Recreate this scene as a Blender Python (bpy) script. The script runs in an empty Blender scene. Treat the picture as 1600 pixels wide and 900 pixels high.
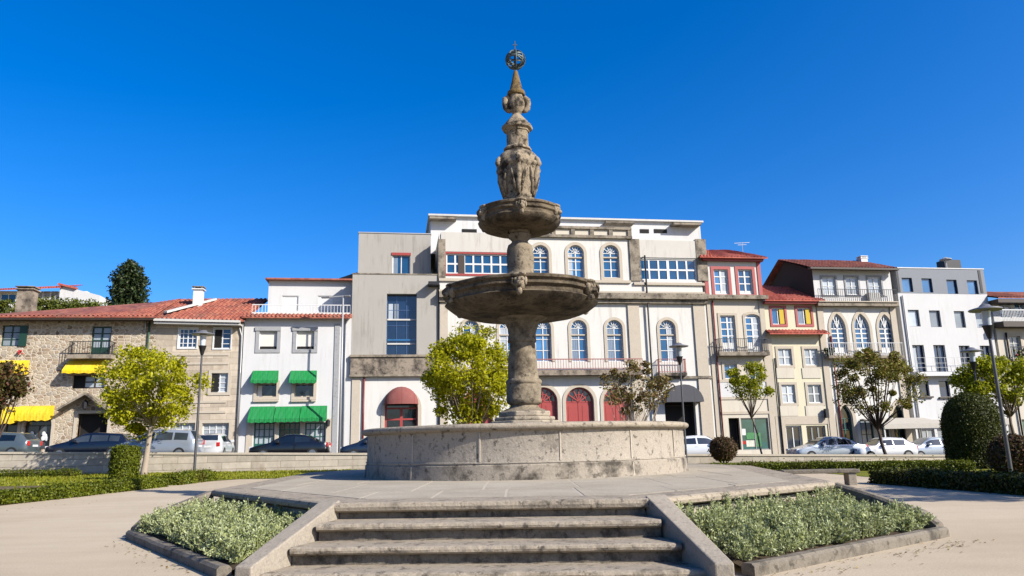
import bpy, bmesh, math, random
import numpy as np
from mathutils import Vector, Matrix, noise
from mathutils.geometry import tessellate_polygon
random.seed(7); RNG = np.random.default_rng(7)
R = math.radians
SC = bpy.context.scene
COL = SC.collection

# ------------------------------------------------------------------ camera survey
F, PITCH, ROLL, EYE = 1150.0, R(12.0), R(1.3), 1.27
def ray(x, y):
    a, b = (x-800)/F, (450-y)/F
    c, s = math.cos(ROLL), math.sin(ROLL)
    a, b = a*c+b*s, -a*s+b*c
    d = Vector((a, math.cos(PITCH)-b*math.sin(PITCH), math.sin(PITCH)+b*math.cos(PITCH)))
    return d/d.y
PHI = math.atan(.16)
FO = Vector((0, 54, 0)); FE = Vector((math.cos(PHI), math.sin(PHI), 0)); FN = Vector((math.sin(PHI), -math.cos(PHI), 0))
def fac(x, y, d=0.0):
    """point of the street front (or of a plane d metres behind it) seen at a pixel: distance along the row, height"""
    r = ray(x, y)
    t = (FO.dot(FN)-d)/(r.dot(FN))
    p = r*t
    return (p-FO).dot(FE), p.z+EYE
def clampx(X): return max(-42, min(48, X))
def sm(a, b, t):
    t = max(0, min(1, (t-a)/(b-a))); return t*t*(3-2*t)
def gz(X, Y):                                     # garden level
    return sm(18, 38, Y)*(.04-.009*clampx(X))
def rz(X): return .38-.026*clampx(X)              # street level
def wallY(X): return 41.2+.09*X
def gpt(x, y, dz=0):
    r = ray(x, y); z = dz
    for _ in range(30):
        t = (z-EYE)/r.z; p = r*t; z = gz(p.x, p.y)+dz
    return Vector((p.x, p.y, z))
def at(x, y, Y):
    p = ray(x, y)*Y; p.z += EYE; return p

# ------------------------------------------------------------------ materials
MATS = {}
def nodes_of(name):
    m = bpy.data.materials.new(name); m.use_nodes = True
    nt = m.node_tree; nt.nodes.clear()
    out = nt.nodes.new('ShaderNodeOutputMaterial'); b = nt.nodes.new('ShaderNodeBsdfPrincipled')
    nt.links.new(b.outputs[0], out.inputs[0])
    return m, nt, b, out
def N(nt, t, **k):
    n = nt.nodes.new(t)
    for a, v in k.items():
        if a.startswith('i_'): n.inputs[a[2:].replace('_', ' ')].default_value = v
        else: setattr(n, a, v)
    return n
ALB = .66                                          # darkens every base colour, so stronger exposure deepens shade against sun
def c4(c): return (c[0]*ALB, c[1]*ALB, c[2]*ALB, 1)
def coords(nt, sc=(1, 1, 1), rot=(0, 0, 0)):
    t = N(nt, 'ShaderNodeTexCoord'); mp = N(nt, 'ShaderNodeMapping')
    mp.inputs['Scale'].default_value = sc; mp.inputs['Rotation'].default_value = rot
    nt.links.new(t.outputs['Object'], mp.inputs[0]); return mp.outputs[0]
def noise_n(nt, vec, scale, detail=5, rough=.6):
    n = N(nt, 'ShaderNodeTexNoise'); n.inputs['Scale'].default_value = scale
    n.inputs['Detail'].default_value = detail; n.inputs['Roughness'].default_value = rough
    nt.links.new(vec, n.inputs['Vector']); return n.outputs['Fac']
def ramp(nt, fac, stops):
    r = N(nt, 'ShaderNodeValToRGB'); e = r.color_ramp.elements
    while len(e) < len(stops): e.new(.5)
    for el, (p, c) in zip(e, stops):
        el.position = p; el.color = c4(c) if not isinstance(c, (int, float)) else (c, c, c, 1)
    nt.links.new(fac, r.inputs[0]); return r.outputs[0]
def mix(nt, fac, a, b, mode='MIX'):
    m = N(nt, 'ShaderNodeMix', data_type='RGBA', blend_type=mode)
    for s, v in ((m.inputs[0], fac), (m.inputs[6], a), (m.inputs[7], b)):
        if hasattr(v, 'links') or isinstance(v, bpy.types.NodeSocket): nt.links.new(v, s)
        elif isinstance(v, (int, float)): s.default_value = v
        else: s.default_value = c4(v)
    return m.outputs[2]
def bump(nt, b, h, strength=.3, dist=.02):
    n = N(nt, 'ShaderNodeBump'); n.inputs['Strength'].default_value = strength; n.inputs['Distance'].default_value = dist
    nt.links.new(h, n.inputs['Height']); nt.links.new(n.outputs[0], b.inputs['Normal'])
def plain(name, c, rough=.6, metal=0, var=.15, scale=3, bmp=.1, spec=.4, coat=0):
    m, nt, b, o = nodes_of(name)
    v = coords(nt); f = noise_n(nt, v, scale)
    nt.links.new(mix(nt, f, [x*(1-var) for x in c], [min(1, x*(1+var)) for x in c]), b.inputs['Base Color'])
    b.inputs['Roughness'].default_value = rough; b.inputs['Metallic'].default_value = metal
    b.inputs['Specular IOR Level'].default_value = spec; b.inputs['Coat Weight'].default_value = coat
    if bmp: bump(nt, b, noise_n(nt, v, scale*8), bmp, .01)
    MATS[name] = m; return m
def stucco(name, c, dirt=(.25, .21, .16), amt=.35, rough=.9):
    m, nt, b, o = nodes_of(name)
    v = coords(nt); f = noise_n(nt, v, .7)
    base = mix(nt, f, [x*.9 for x in c], [min(.86, x*1.06) for x in c])
    st = noise_n(nt, coords(nt, (2.2, 2.2, .22)), 1.4, 6, .7)
    bl = noise_n(nt, v, .35, 3)
    k = N(nt, 'ShaderNodeMath', operation='MULTIPLY'); nt.links.new(ramp(nt, st, [(.5, 0), (.78, 1)]), k.inputs[0]); nt.links.new(ramp(nt, bl, [(.4, 0), (.65, amt*1.6)]), k.inputs[1])
    nt.links.new(mix(nt, k.outputs[0], base, dirt), b.inputs['Base Color'])
    b.inputs['Roughness'].default_value = rough; b.inputs['Specular IOR Level'].default_value = .2
    bump(nt, b, noise_n(nt, v, 14), .25, .01); MATS[name] = m; return m
def stained_stone(name, c, c2, dark, lo=.5, hi=.68, scale=1.3, speck=9, bs=.6, sk=.85):
    """granite: two tones, dark lichen blotches, fine speckle"""
    m, nt, b, o = nodes_of(name)
    v = coords(nt)
    base = mix(nt, noise_n(nt, v, scale*2.2), c, c2)
    base = mix(nt, .5, base, ramp(nt, noise_n(nt, v, 40, 2), [(.3, .55), (.7, 1)]), 'MULTIPLY')
    blot = ramp(nt, noise_n(nt, v, scale, 8, .72), [(lo, 0), (hi, 1)])
    base = mix(nt, blot, base, dark)
    sp = ramp(nt, noise_n(nt, v, speck, 4, .7), [(.56, 0), (.66, sk)])
    base = mix(nt, sp, base, [x*1.2 for x in dark])
    nt.links.new(base, b.inputs['Base Color']); b.inputs['Roughness'].default_value = .92
    b.inputs['Specular IOR Level'].default_value = .2
    bump(nt, b, noise_n(nt, v, speck*1.2, 8, .7), bs, .03); MATS[name] = m; return m
def ashlar(name, c, mortar, bw=.9, bh=.4, dirt=None, var=.2, ms=.012):
    m, nt, b, o = nodes_of(name)
    t = N(nt, 'ShaderNodeTexCoord'); s = N(nt, 'ShaderNodeSeparateXYZ'); cb = N(nt, 'ShaderNodeCombineXYZ')
    nt.links.new(t.outputs['Object'], s.inputs[0]); nt.links.new(s.outputs[0], cb.inputs[0]); nt.links.new(s.outputs[2], cb.inputs[1])
    br = N(nt, 'ShaderNodeTexBrick'); nt.links.new(cb.outputs[0], br.inputs['Vector'])
    br.inputs['Color1'].default_value = c4([x*(1-var) for x in c]); br.inputs['Color2'].default_value = c4([min(.85, x*(1+var)) for x in c]); br.inputs['Mortar'].default_value = c4(mortar)
    br.inputs['Scale'].default_value = 1; br.inputs['Mortar Size'].default_value = ms; br.inputs['Brick Width'].default_value = bw; br.inputs['Row Height'].default_value = bh
    v = coords(nt); n = noise_n(nt, v, 3)
    col = mix(nt, .6, br.outputs[0], ramp(nt, n, [(.3, .65), (.7, 1)]), 'MULTIPLY')
    if dirt: col = mix(nt, ramp(nt, noise_n(nt, coords(nt, (1, 1, .4)), 1.1, 7, .7), [(.52, 0), (.7, .8)]), col, dirt)
    nt.links.new(col, b.inputs['Base Color']); b.inputs['Roughness'].default_value = .9; b.inputs['Specular IOR Level'].default_value = .2
    inv = N(nt, 'ShaderNodeMath', operation='MULTIPLY_ADD'); nt.links.new(br.outputs[1], inv.inputs[0]); inv.inputs[1].default_value = -1; inv.inputs[2].default_value = 1
    bump(nt, b, inv.outputs[0], .5, .02); MATS[name] = m; return m
def rubble(name):
    m, nt, b, o = nodes_of(name)
    v = coords(nt, (1, 1, 1.6)); w = N(nt, 'ShaderNodeTexNoise'); w.inputs['Scale'].default_value = 3.5; nt.links.new(v, w.inputs['Vector'])
    vv = mix(nt, .22, v, w.outputs['Color'], 'ADD')
    vo = N(nt, 'ShaderNodeTexVoronoi'); vo.inputs['Scale'].default_value = 3.0; vo.inputs['Randomness'].default_value = .9; nt.links.new(vv, vo.inputs['Vector'])
    ve = N(nt, 'ShaderNodeTexVoronoi', feature='DISTANCE_TO_EDGE'); ve.inputs['Scale'].default_value = 3.0; ve.inputs['Randomness'].default_value = .9; nt.links.new(vv, ve.inputs['Vector'])
    s = N(nt, 'ShaderNodeSeparateColor'); nt.links.new(vo.outputs['Color'], s.inputs[0])
    st = ramp(nt, s.outputs[0], [(0, (.22, .155, .10)), (.12, (.40, .29, .19)), (.4, (.56, .46, .33)), (.6, (.47, .37, .25)), (.8, (.62, .53, .40)), (1, (.36, .31, .25))])
    st = mix(nt, .7, st, ramp(nt, noise_n(nt, v, 6, 6, .7), [(.3, .45), (.65, 1)]), 'MULTIPLY')
    col = mix(nt, ramp(nt, ve.outputs['Distance'], [(.01, 0), (.16, 1)]), (.60, .52, .41), st)
    nt.links.new(col, b.inputs['Base Color']); b.inputs['Roughness'].default_value = .95; b.inputs['Specular IOR Level'].default_value = .15
    bump(nt, b, ramp(nt, ve.outputs['Distance'], [(.0, 0), (.15, 1)]), .6, .04); MATS[name] = m
def tilemat(name, c1, c2, c3):
    m, nt, b, o = nodes_of(name)
    v = coords(nt, (4.5, 2.4, 1)); vo = N(nt, 'ShaderNodeTexVoronoi', voronoi_dimensions='2D'); vo.inputs['Scale'].default_value = 1; nt.links.new(v, vo.inputs['Vector'])
    s = N(nt, 'ShaderNodeSeparateColor'); nt.links.new(vo.outputs['Color'], s.inputs[0])
    col = ramp(nt, s.outputs[0], [(0, c1), (.5, c2), (1, c3)])
    col = mix(nt, ramp(nt, noise_n(nt, coords(nt), .9, 6, .7), [(.5, 0), (.72, .75)]), col, (.07, .045, .035))
    nt.links.new(col, b.inputs['Base Color']); b.inputs['Roughness'].default_value = .85; MATS[name] = m
def leafmat(name, cols, trans=.35, nscale=1.2, rough=.55):
    m, nt, b, o = nodes_of(name)
    g = N(nt, 'ShaderNodeNewGeometry')
    col = ramp(nt, g.outputs['Random Per Island'], [(i/(len(cols)-1), c) for i, c in enumerate(cols)])
    col = mix(nt, .5, col, ramp(nt, noise_n(nt, coords(nt), nscale, 3), [(.35, .5), (.65, 1)]), 'MULTIPLY')
    if 'hedge' in name: col = mix(nt, ramp(nt, noise_n(nt, coords(nt), .9, 4), [(.58, 0), (.72, .55)]), col, (.16, .12, .03))
    nt.links.new(col, b.inputs['Base Color']); b.inputs['Roughness'].default_value = rough; b.inputs['Specular IOR Level'].default_value = .25
    t = N(nt, 'ShaderNodeBsdfTranslucent'); nt.links.new(col, t.inputs[0])
    ms = N(nt, 'ShaderNodeMixShader'); ms.inputs[0].default_value = trans
    nt.links.new(b.outputs[0], ms.inputs[1]); nt.links.new(t.outputs[0], ms.inputs[2]); nt.links.new(ms.outputs[0], o.inputs[0]); MATS[name] = m
def glassmat(name, c, rough=.06, spec=.8, var=.5):
    m, nt, b, o = nodes_of(name)
    v = coords(nt); f = noise_n(nt, v, .8, 2)
    oi = N(nt, 'ShaderNodeObjectInfo')
    tone = ramp(nt, oi.outputs['Random'], [(0, [x*.55 for x in c]), (.4, c), (.75, [min(.8, x*1.25+.01) for x in c]), (1, [min(.8, x*1.5+.05) for x in c])])
    nt.links.new(mix(nt, .7, tone, ramp(nt, f, [(.35, 1-var), (.65, 1)]), 'MULTIPLY'), b.inputs['Base Color'])
    b.inputs['Roughness'].default_value = rough; b.inputs['Specular IOR Level'].default_value = spec
    bump(nt, b, noise_n(nt, v, 1.5, 1), .12, .03); MATS[name] = m
def groundmat(name, c1, c2, c3, scale=.25, fine=30, bs=.25, tracks=0):
    m, nt, b, o = nodes_of(name)
    v = coords(nt)
    col = ramp(nt, noise_n(nt, v, scale, 8, .65), [(.3, c1), (.5, c2), (.7, c3)])
    col = mix(nt, .6, col, ramp(nt, noise_n(nt, v, fine, 4, .7), [(.3, .5), (.7, 1)]), 'MULTIPLY')
    col = mix(nt, ramp(nt, noise_n(nt, v, fine*2.2, 3, .8), [(.64, 0), (.70, .5)]), col, [x*.35 for x in c1])
    col = mix(nt, .17, col, ramp(nt, noise_n(nt, coords(nt, (.35, 1.6, 1), (0, 0, .25)), 1.2, 6, .6), [(.35, .62), (.6, 1)]), 'MULTIPLY')
    nt.links.new(col, b.inputs['Base Color']); b.inputs['Roughness'].default_value = .95; b.inputs['Specular IOR Level'].default_value = .15
    bump(nt, b, noise_n(nt, v, fine, 6, .7), bs, .02); MATS[name] = m

stained_stone('fountain_stone', (.21, .163, .105), (.40, .33, .235), (.05, .038, .026), .47, .68, 2.0, 7, .9)
stained_stone('bowl_stone', (.14, .105, .066), (.27, .212, .138), (.03, .023, .016), .44, .64, 1.7, 8, .9)
stained_stone('base_course_stone', (.36, .305, .235), (.46, .40, .32), (.075, .064, .05), .47, .62, 1.6, 7, .5)
stained_stone('basin_stone', (.42, .365, .29), (.53, .465, .375), (.085, .072, .058), .55, .74, 1.3, 9, .6)
stained_stone('urn_stone', (.29, .227, .148), (.44, .36, .255), (.035, .028, .02), .48, .6, 3.5, 10, 1)
stained_stone('rusty_stone', (.17, .105, .05), (.27, .19, .07), (.045, .03, .02), .5, .66, 5, 14, .8)
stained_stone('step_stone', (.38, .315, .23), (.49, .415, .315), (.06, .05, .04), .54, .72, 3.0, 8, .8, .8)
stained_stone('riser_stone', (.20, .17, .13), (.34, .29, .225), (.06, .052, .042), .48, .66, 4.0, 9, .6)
stained_stone('kerb_stone', (.20, .17, .13), (.29, .25, .195), (.06, .052, .04), .5, .7, 2, 9, .5)
stained_stone('cheek_stone', (.36, .305, .235), (.44, .385, .305), (.12, .11, .1), .6, .74, 3, 11, .4, .4)
stained_stone('cornice_stone', (.31, .26, .195), (.42, .355, .27), (.06, .05, .04), .46, .66, .9, 5, .4)
stained_stone('trim_stone', (.56, .48, .375), (.63, .555, .44), (.30, .25, .185), .6, .8, .8, 6, .3, .25)
stained_stone('grey_trim', (.36, .36, .36), (.44, .44, .44), (.2, .2, .2), .6, .76, .8, 6, .3)
stained_stone('band_stone', (.30, .24, .18), (.42, .35, .27), (.05, .042, .035), .45, .62, .9, 4, .4)
stucco('white_stucco', (.66, .652, .635), (.36, .33, .28), amt=.45)
stucco('warm_white', (.705, .68, .625), amt=.45)
stucco('cream_stucco', (.64, .58, .47), amt=.4)
stucco('concrete', (.415, .39, .345), (.17, .145, .11), amt=.8)
stucco('pale_concrete', (.62, .585, .52), (.2, .17, .14), amt=.5)
stucco('yellow_stucco', (.70, .645, .46), amt=.25)
stucco('strong_yellow', (.62, .45, .06), amt=.1)
stucco('attic_grey', (.22, .235, .26), (.15, .15, .16), amt=.2, rough=.6)
stucco('shade_painted_gable', (.05, .045, .045), (.03, .03, .03), amt=.3)  # the gable's shade is put into this near-black wall colour
ashlar('ashlar_beige', (.58, .49, .375), (.40, .33, .25), 1.1, .42, (.34, .26, .18))
ashlar('garden_wall_stone', (.55, .48, .385), (.28, .23, .17), 1.5, .34, (.3, .24, .17), .18)
rubble('rubble_stone')
tilemat('red_tile', (.24, .06, .035), (.34, .09, .05), (.40, .135, .075))
tilemat('bright_tile', (.36, .06, .035), (.45, .085, .05), (.5, .13, .08))
groundmat('path_gravel', (.57, .455, .31), (.66, .54, .38), (.73, .61, .445), .18, 45, .2)
groundmat('paving_slab_stone', (.43, .37, .275), (.53, .46, .35), (.60, .53, .41), .8, 22, .25)
groundmat('asphalt', (.05, .05, .05), (.065, .063, .06), (.08, .078, .074), .4, 60, .2)
groundmat('pavement_stone', (.30, .27, .23), (.36, .33, .28), (.4, .36, .31), .5, 20, .2)
groundmat('soil', (.05, .035, .022), (.085, .06, .035), (.11, .075, .045), 1.5, 25, .5)
groundmat('dry_bed', (.16, .11, .06), (.2, .15, .09), (.14, .13, .05), 1.0, 25, .5)
groundmat('lawn_base', (.13, .15, .010), (.20, .21, .012), (.27, .25, .03), .7, 30, .5)
glassmat('sky_painted_glass', (.02, .13, .30)); glassmat('dark_glass', (.012, .02, .03)); glassmat('navy_glass', (.02, .05, .12))  # blue pane colour carries the reflected sky
glassmat('pale_glass', (.38, .42, .45), .12, .6, .3); glassmat('car_glass', (.015, .025, .035), .04); glassmat('teal_glass', (.04, .14, .13))
plain('white_paint', (.70, .70, .68), .5); plain('off_white', (.58, .56, .51), .6); plain('blind', (.72, .68, .60), .7)
plain('red_paint', (.36, .05, .042), .5); plain('red_door', (.36, .05, .042), .5); plain('pale_red', (.33, .12, .10), .6)
plain('green_paint', (.012, .05, .032), .45); plain('teal_paint', (.02, .11, .085), .5); plain('iron', (.03, .03, .032), .5, .4)
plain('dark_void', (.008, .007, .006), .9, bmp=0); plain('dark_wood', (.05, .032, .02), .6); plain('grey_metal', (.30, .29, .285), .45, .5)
plain('lamp_metal', (.13, .125, .125), .4, .6); plain('zinc', (.45, .45, .44), .5, .3); plain('bronze_green', (.09, .12, .12), .5, .5)
def canvas(name, c, fade):
    m, nt, b, o = nodes_of(name); v = coords(nt)
    s = N(nt, 'ShaderNodeTexWave', wave_type='BANDS', bands_direction='X'); s.inputs['Scale'].default_value = .35; s.inputs['Distortion'].default_value = .3; nt.links.new(v, s.inputs['Vector'])
    col = mix(nt, ramp(nt, noise_n(nt, coords(nt, (1.5, 1.5, .5)), 1.1, 6, .7), [(.35, 0), (.8, .6)]), c, fade)
    col = mix(nt, ramp(nt, s.outputs[0], [(.0, .35), (.02, 0)]), col, [x*.5 for x in c])
    nt.links.new(col, b.inputs['Base Color']); b.inputs['Roughness'].default_value = .9; b.inputs['Specular IOR Level'].default_value = .15
    bump(nt, b, noise_n(nt, v, 5, 3), .3, .03); MATS[name] = m
canvas('yellow_canvas', (.80, .55, .012), (.70, .50, .10)); canvas('green_canvas', (.010, .22, .05), (.06, .25, .11)); canvas('red_canvas', (.24, .075, .065), (.32, .15, .13)); canvas('grey_canvas', (.09, .09, .10), (.13, .13, .13))
plain('beige_canvas', (.50, .46, .39), .8); plain('bark', (.17, .125, .085), .9, scale=8, bmp=.6); plain('pale_bark', (.38, .31, .23), .9, scale=6, bmp=.4); plain('dark_bark', (.07, .045, .035), .9, scale=8, bmp=.5)
plain('rubber', (.015, .015, .015), .8); plain('tail_red', (.5, .02, .015), .25); plain('lens', (.7, .72, .75), .15); plain('chrome', (.6, .6, .6), .25, .9)
plain('curtain_cloth', (.40, .44, .48), .6); plain('curtain_dim', (.16, .22, .30), .5)
plain('pipe_red', (.22, .03, .025), .5); plain('pipe_green', (.05, .10, .06), .5); plain('water', (.03, .05, .04), .05, bmp=.05, spec=.6)
plain('flower_red', (.5, .03, .04), .7); plain('poster_green', (.05, .22, .07), .6, var=.8, scale=9); plain('poster_pale', (.6, .6, .5), .6, var=.5, scale=7); plain('tan_door', (.30, .17, .10), .6)
for nm, c in (('car_grey', (.10, .13, .14)), ('car_navy', (.008, .012, .025)), ('car_silver_blue', (.30, .34, .40)), ('car_white', (.78, .79, .80)), ('car_black', (.008, .009, .012)), ('car_blue_black', (.012, .02, .04)), ('car_silver', (.42, .47, .52))):
    plain(nm, c, .28, .25, .03, bmp=0, coat=1)
leafmat('lime_leaf', [(.22, .24, .006), (.58, .56, .010), (.74, .70, .015), (.42, .43, .008)], .48)
leafmat('green_leaf', [(.18, .21, .008), (.42, .44, .012), (.56, .56, .018)], .45)
leafmat('olive_leaf', [(.11, .12, .014), (.24, .25, .025), (.34, .29, .05), (.30, .17, .06)], .4)
leafmat('plum_leaf', [(.08, .06, .02), (.15, .10, .03), (.12, .13, .02), (.26, .07, .06)], .3)
leafmat('bronze_leaf', [(.13, .11, .03), (.25, .21, .05), (.34, .20, .09)], .35)
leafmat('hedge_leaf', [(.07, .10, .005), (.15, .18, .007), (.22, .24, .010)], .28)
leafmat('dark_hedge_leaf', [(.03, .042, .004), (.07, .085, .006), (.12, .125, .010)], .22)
leafmat('red_shrub_leaf', [(.08, .05, .02), (.14, .07, .035), (.10, .09, .02), (.2, .09, .05)], .25)
leafmat('conifer_leaf', [(.015, .035, .012), (.035, .06, .016), (.08, .10, .022)], .18)
leafmat('bush_leaf', [(.06, .10, .01), (.14, .17, .02), (.22, .22, .03)], .3)
leafmat('silver_leaf', [(.37, .42, .18), (.57, .62, .31), (.70, .74, .42), (.50, .54, .18), (.26, .31, .10)], .34, 2.5)
leafmat('litter_leaf', [(.20, .13, .06), (.40, .28, .12), (.30, .30, .09)], .1)
leafmat('grass_leaf', [(.16, .19, .008), (.28, .29, .010), (.38, .36, .03)], .3, .5)
M = MATS

# ------------------------------------------------------------------ mesh builder
class MB:
    def __init__(s): s.v = []; s.f = []
    def add(s, vs, fs):
        o = len(s.v); s.v += [tuple(v) for v in vs]; s.f += [tuple(i+o for i in f) for f in fs]; return s
    def box(s, x0, x1, y0, y1, z0, z1):
        return s.add([(x0,y0,z0),(x1,y0,z0),(x1,y1,z0),(x0,y1,z0),(x0,y0,z1),(x1,y0,z1),(x1,y1,z1),(x0,y1,z1)],
                     [(0,3,2,1),(4,5,6,7),(0,1,5,4),(1,2,6,5),(2,3,7,6),(3,0,4,7)])
    def hexa(s, bot, top):
        n = len(bot)
        return s.add(list(bot)+list(top), [tuple(range(n-1,-1,-1)), tuple(range(n, 2*n))]+[(i,(i+1)%n,n+(i+1)%n,n+i) for i in range(n)])
    def bar(s, a, b, w=.04, h=None):
        a, b = Vector(a), Vector(b); d = (b-a).normalized(); h = h or w
        up = Vector((0,0,1)) if abs(d.z) < .9 else Vector((1,0,0))
        x = d.cross(up).normalized()*w/2; y = x.cross(d).normalized()*h/2
        return s.hexa([a-x-y,a+x-y,a+x+y,a-x+y],[b-x-y,b+x-y,b+x+y,b-x+y])
    def tube(s, pts, rad, n=8, cap=True):
        pts = [Vector(p) for p in pts]
        if not hasattr(rad, '__len__'): rad = [rad]*len(pts)
        o = len(s.v); pu = None
        for i, p in enumerate(pts):
            d = (pts[min(i+1, len(pts)-1)]-pts[max(i-1, 0)]).normalized()
            u = pu or (Vector((0,0,1)) if abs(d.z) < .9 else Vector((1,0,0)))
            x = d.cross(u).normalized(); y = x.cross(d).normalized(); pu = y
            for k in range(n):
                a = 2*math.pi*k/n; s.v.append(tuple(p+x*math.cos(a)*rad[i]+y*math.sin(a)*rad[i]))
        for i in range(len(pts)-1):
            for k in range(n):
                s.f.append((o+i*n+k, o+i*n+(k+1)%n, o+(i+1)*n+(k+1)%n, o+(i+1)*n+k))
        if cap: s.f += [tuple(o+k for k in range(n-1,-1,-1)), tuple(o+(len(pts)-1)*n+k for k in range(n))]
        return s
    def lathe(s, prof, n=48, fn=None, c=(0,0)):
        o = len(s.v)
        for r, z in prof:
            for k in range(n):
                a = 2*math.pi*k/n; rr = fn(r, z, a) if fn else r
                s.v.append((c[0]+rr*math.sin(a), c[1]-rr*math.cos(a), z))
        for i in range(len(prof)-1):
            for k in range(n):
                s.f.append((o+i*n+k, o+i*n+(k+1)%n, o+(i+1)*n+(k+1)%n, o+(i+1)*n+k))
        return s
    def ell(s, c, rx, ry, rz_, n=12, m=8):
        c = Vector(c); o = len(s.v)
        for i in range(m+1):
            t = math.pi*i/m
            for k in range(n):
                a = 2*math.pi*k/n
                s.v.append((c.x+rx*math.sin(t)*math.cos(a), c.y+ry*math.sin(t)*math.sin(a), c.z+rz_*math.cos(t)))
        for i in range(m):
            for k in range(n):
                s.f.append((o+i*n+k, o+(i+1)*n+k, o+(i+1)*n+(k+1)%n, o+i*n+(k+1)%n))
        return s
    def build(s, name, mat, parent=None, smooth=False, bevel=0, jitter=0, loc=None, auto=None):
        me = bpy.data.meshes.new(name); me.from_pydata(s.v, [], s.f)
        bm = bmesh.new(); bm.from_mesh(me)
        bmesh.ops.remove_doubles(bm, verts=bm.verts, dist=1e-5)
        bmesh.ops.recalc_face_normals(bm, faces=bm.faces)
        if jitter:
            for v in bm.verts: v.co += noise.noise_vector(v.co*3)*jitter
        bm.to_mesh(me); bm.free()
        if smooth:
            me.shade_smooth()
            if auto: me.set_sharp_from_angle(angle=R(auto))
        o = bpy.data.objects.new(name, me); COL.objects.link(o)
        if mat: me.materials.append(M[mat] if isinstance(mat, str) else mat)
        if parent: o.parent = parent
        if loc is not None: o.location = loc
        if bevel:
            b = o.modifiers.new('bevel', 'BEVEL'); b.width = bevel; b.segments = 2; b.limit_method = 'ANGLE'
        return o
def tag(o, label, cat, group=None, kind=None):
    o['label'] = label; o['category'] = cat
    if group: o['group'] = group
    if kind: o['kind'] = kind
    return o
def structure(o): o['kind'] = 'structure'; return o
def thing(name, label, cat, loc=(0,0,0), rot=0, group=None):
    o = bpy.data.objects.new(name, None); COL.objects.link(o); o.location = loc; o.rotation_euler = (0,0,rot)
    o.empty_display_size = .3
    return tag(o, label, cat, group)
def copy_tree(o, parent=None):
    c = o.copy(); COL.objects.link(c); c.parent = parent
    for ch in list(o.children): copy_tree(ch, c)
    return c
def quadmesh(name, Q, mat, parent=None):
    """Q: (n,4,3) array of quads"""
    n = len(Q); me = bpy.data.meshes.new(name)
    me.vertices.add(4*n); me.vertices.foreach_set('co', np.ascontiguousarray(Q, dtype=np.float32).ravel())
    me.loops.add(4*n); me.loops.foreach_set('vertex_index', np.arange(4*n, dtype=np.int32))
    me.polygons.add(n); me.polygons.foreach_set('loop_start', np.arange(0, 4*n, 4, dtype=np.int32))
    try: me.polygons.foreach_set('loop_total', np.full(n, 4, dtype=np.int32))
    except Exception: pass
    me.update(calc_edges=True); me.validate()
    me.materials.append(M[mat])
    o = bpy.data.objects.new(name, me); COL.objects.link(o)
    if parent: o.parent = parent
    return o
def leaf_quads(P, size, aspect=.6, nrm=None, spread=1.0):
    """a small diamond leaf at every point, random turn; nrm pulls it to face along a direction"""
    n = len(P); d = RNG.normal(size=(n,3))
    if nrm is not None: d = d*spread+nrm
    d /= np.linalg.norm(d, axis=1)[:,None]+1e-9
    t = RNG.normal(size=(n,3)); u = np.cross(d, t); u /= np.linalg.norm(u, axis=1)[:,None]+1e-9
    w = np.cross(d, u); s = size*(.6+.8*RNG.random((n,1)))
    u = u*s*.5; w = w*s*.5*aspect
    k = d*s*.12
    return np.stack([P-u, P+w+k, P+u, P-w+k], axis=1)

# ------------------------------------------------------------------ ground
def sheet(name, pts, zf, mat, dz=0, sub=1):
    mb = MB(); mb.add([(x, y, zf(x, y)+dz) for x, y in pts], [tuple(range(len(pts)))])
    return structure(mb.build(name, mat))
xs = sorted(set([-900, -400, -200, -120, -80, -60] + list(range(-50, 58, 4)) + [60, 80, 120, 200, 400, 900]))
mb = MB(); rows = [-60, -20, 0, 6, 10, 14, 18, 21, 24, 27, 30, 33, 36, 38]
for x in xs:
    col = [(x, y, gz(x, y)) for y in rows]
    wy = wallY(clampx(x)); col += [(x, wy+.14, gz(x, 40)), (x, wy+.16, rz(x)-.01)] + [(x, wy+d, rz(x)-.01) for d in (6, 15, 30, 60, 120, 400, 1500)]
    mb.v += col
nr = len(mb.v)//len(xs)
for i in range(len(xs)-1):
    for j in range(nr-1): a = i*nr+j; mb.f.append((a, a+nr, a+nr+1, a+1))
structure(mb.build('ground', 'path_gravel'))
def strip(name, mat, x0, x1, yf0, yf1, zf, dz, step=3):
    mb = MB(); n = max(2, int((x1-x0)/step)); 
    for i in range(n+1):
        x = x0+(x1-x0)*i/n
        for q in range(5):
            y = yf0(x)+(yf1(x)-yf0(x))*q/4; mb.v.append((x, y, zf(x, y)+dz))
    for i in range(n):
        for q in range(4): a = i*5+q; mb.f.append((a, a+5, a+6, a+1))
    return structure(mb.build(name, mat))
frontY = lambda X: 54+.16*X
strip('road', 'asphalt', -120, 140, lambda x: wallY(clampx(x))+.3, lambda x: frontY(x)-2.6, lambda x, y: rz(x), .004)
mb = MB()
for i in range(44):
    x0, x1 = -100+5*i, -95.0+5*i
    P = [(x, frontY(x)+d, rz(x)+z) for x in (x0, x1) for d, z in ((-2.6, -.05), (-2.6, .13), (.5, .13))]
    mb.add(P, [(0,3,4,1), (1,4,5,2)])
structure(mb.build('pavement', 'pavement_stone'))
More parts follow.
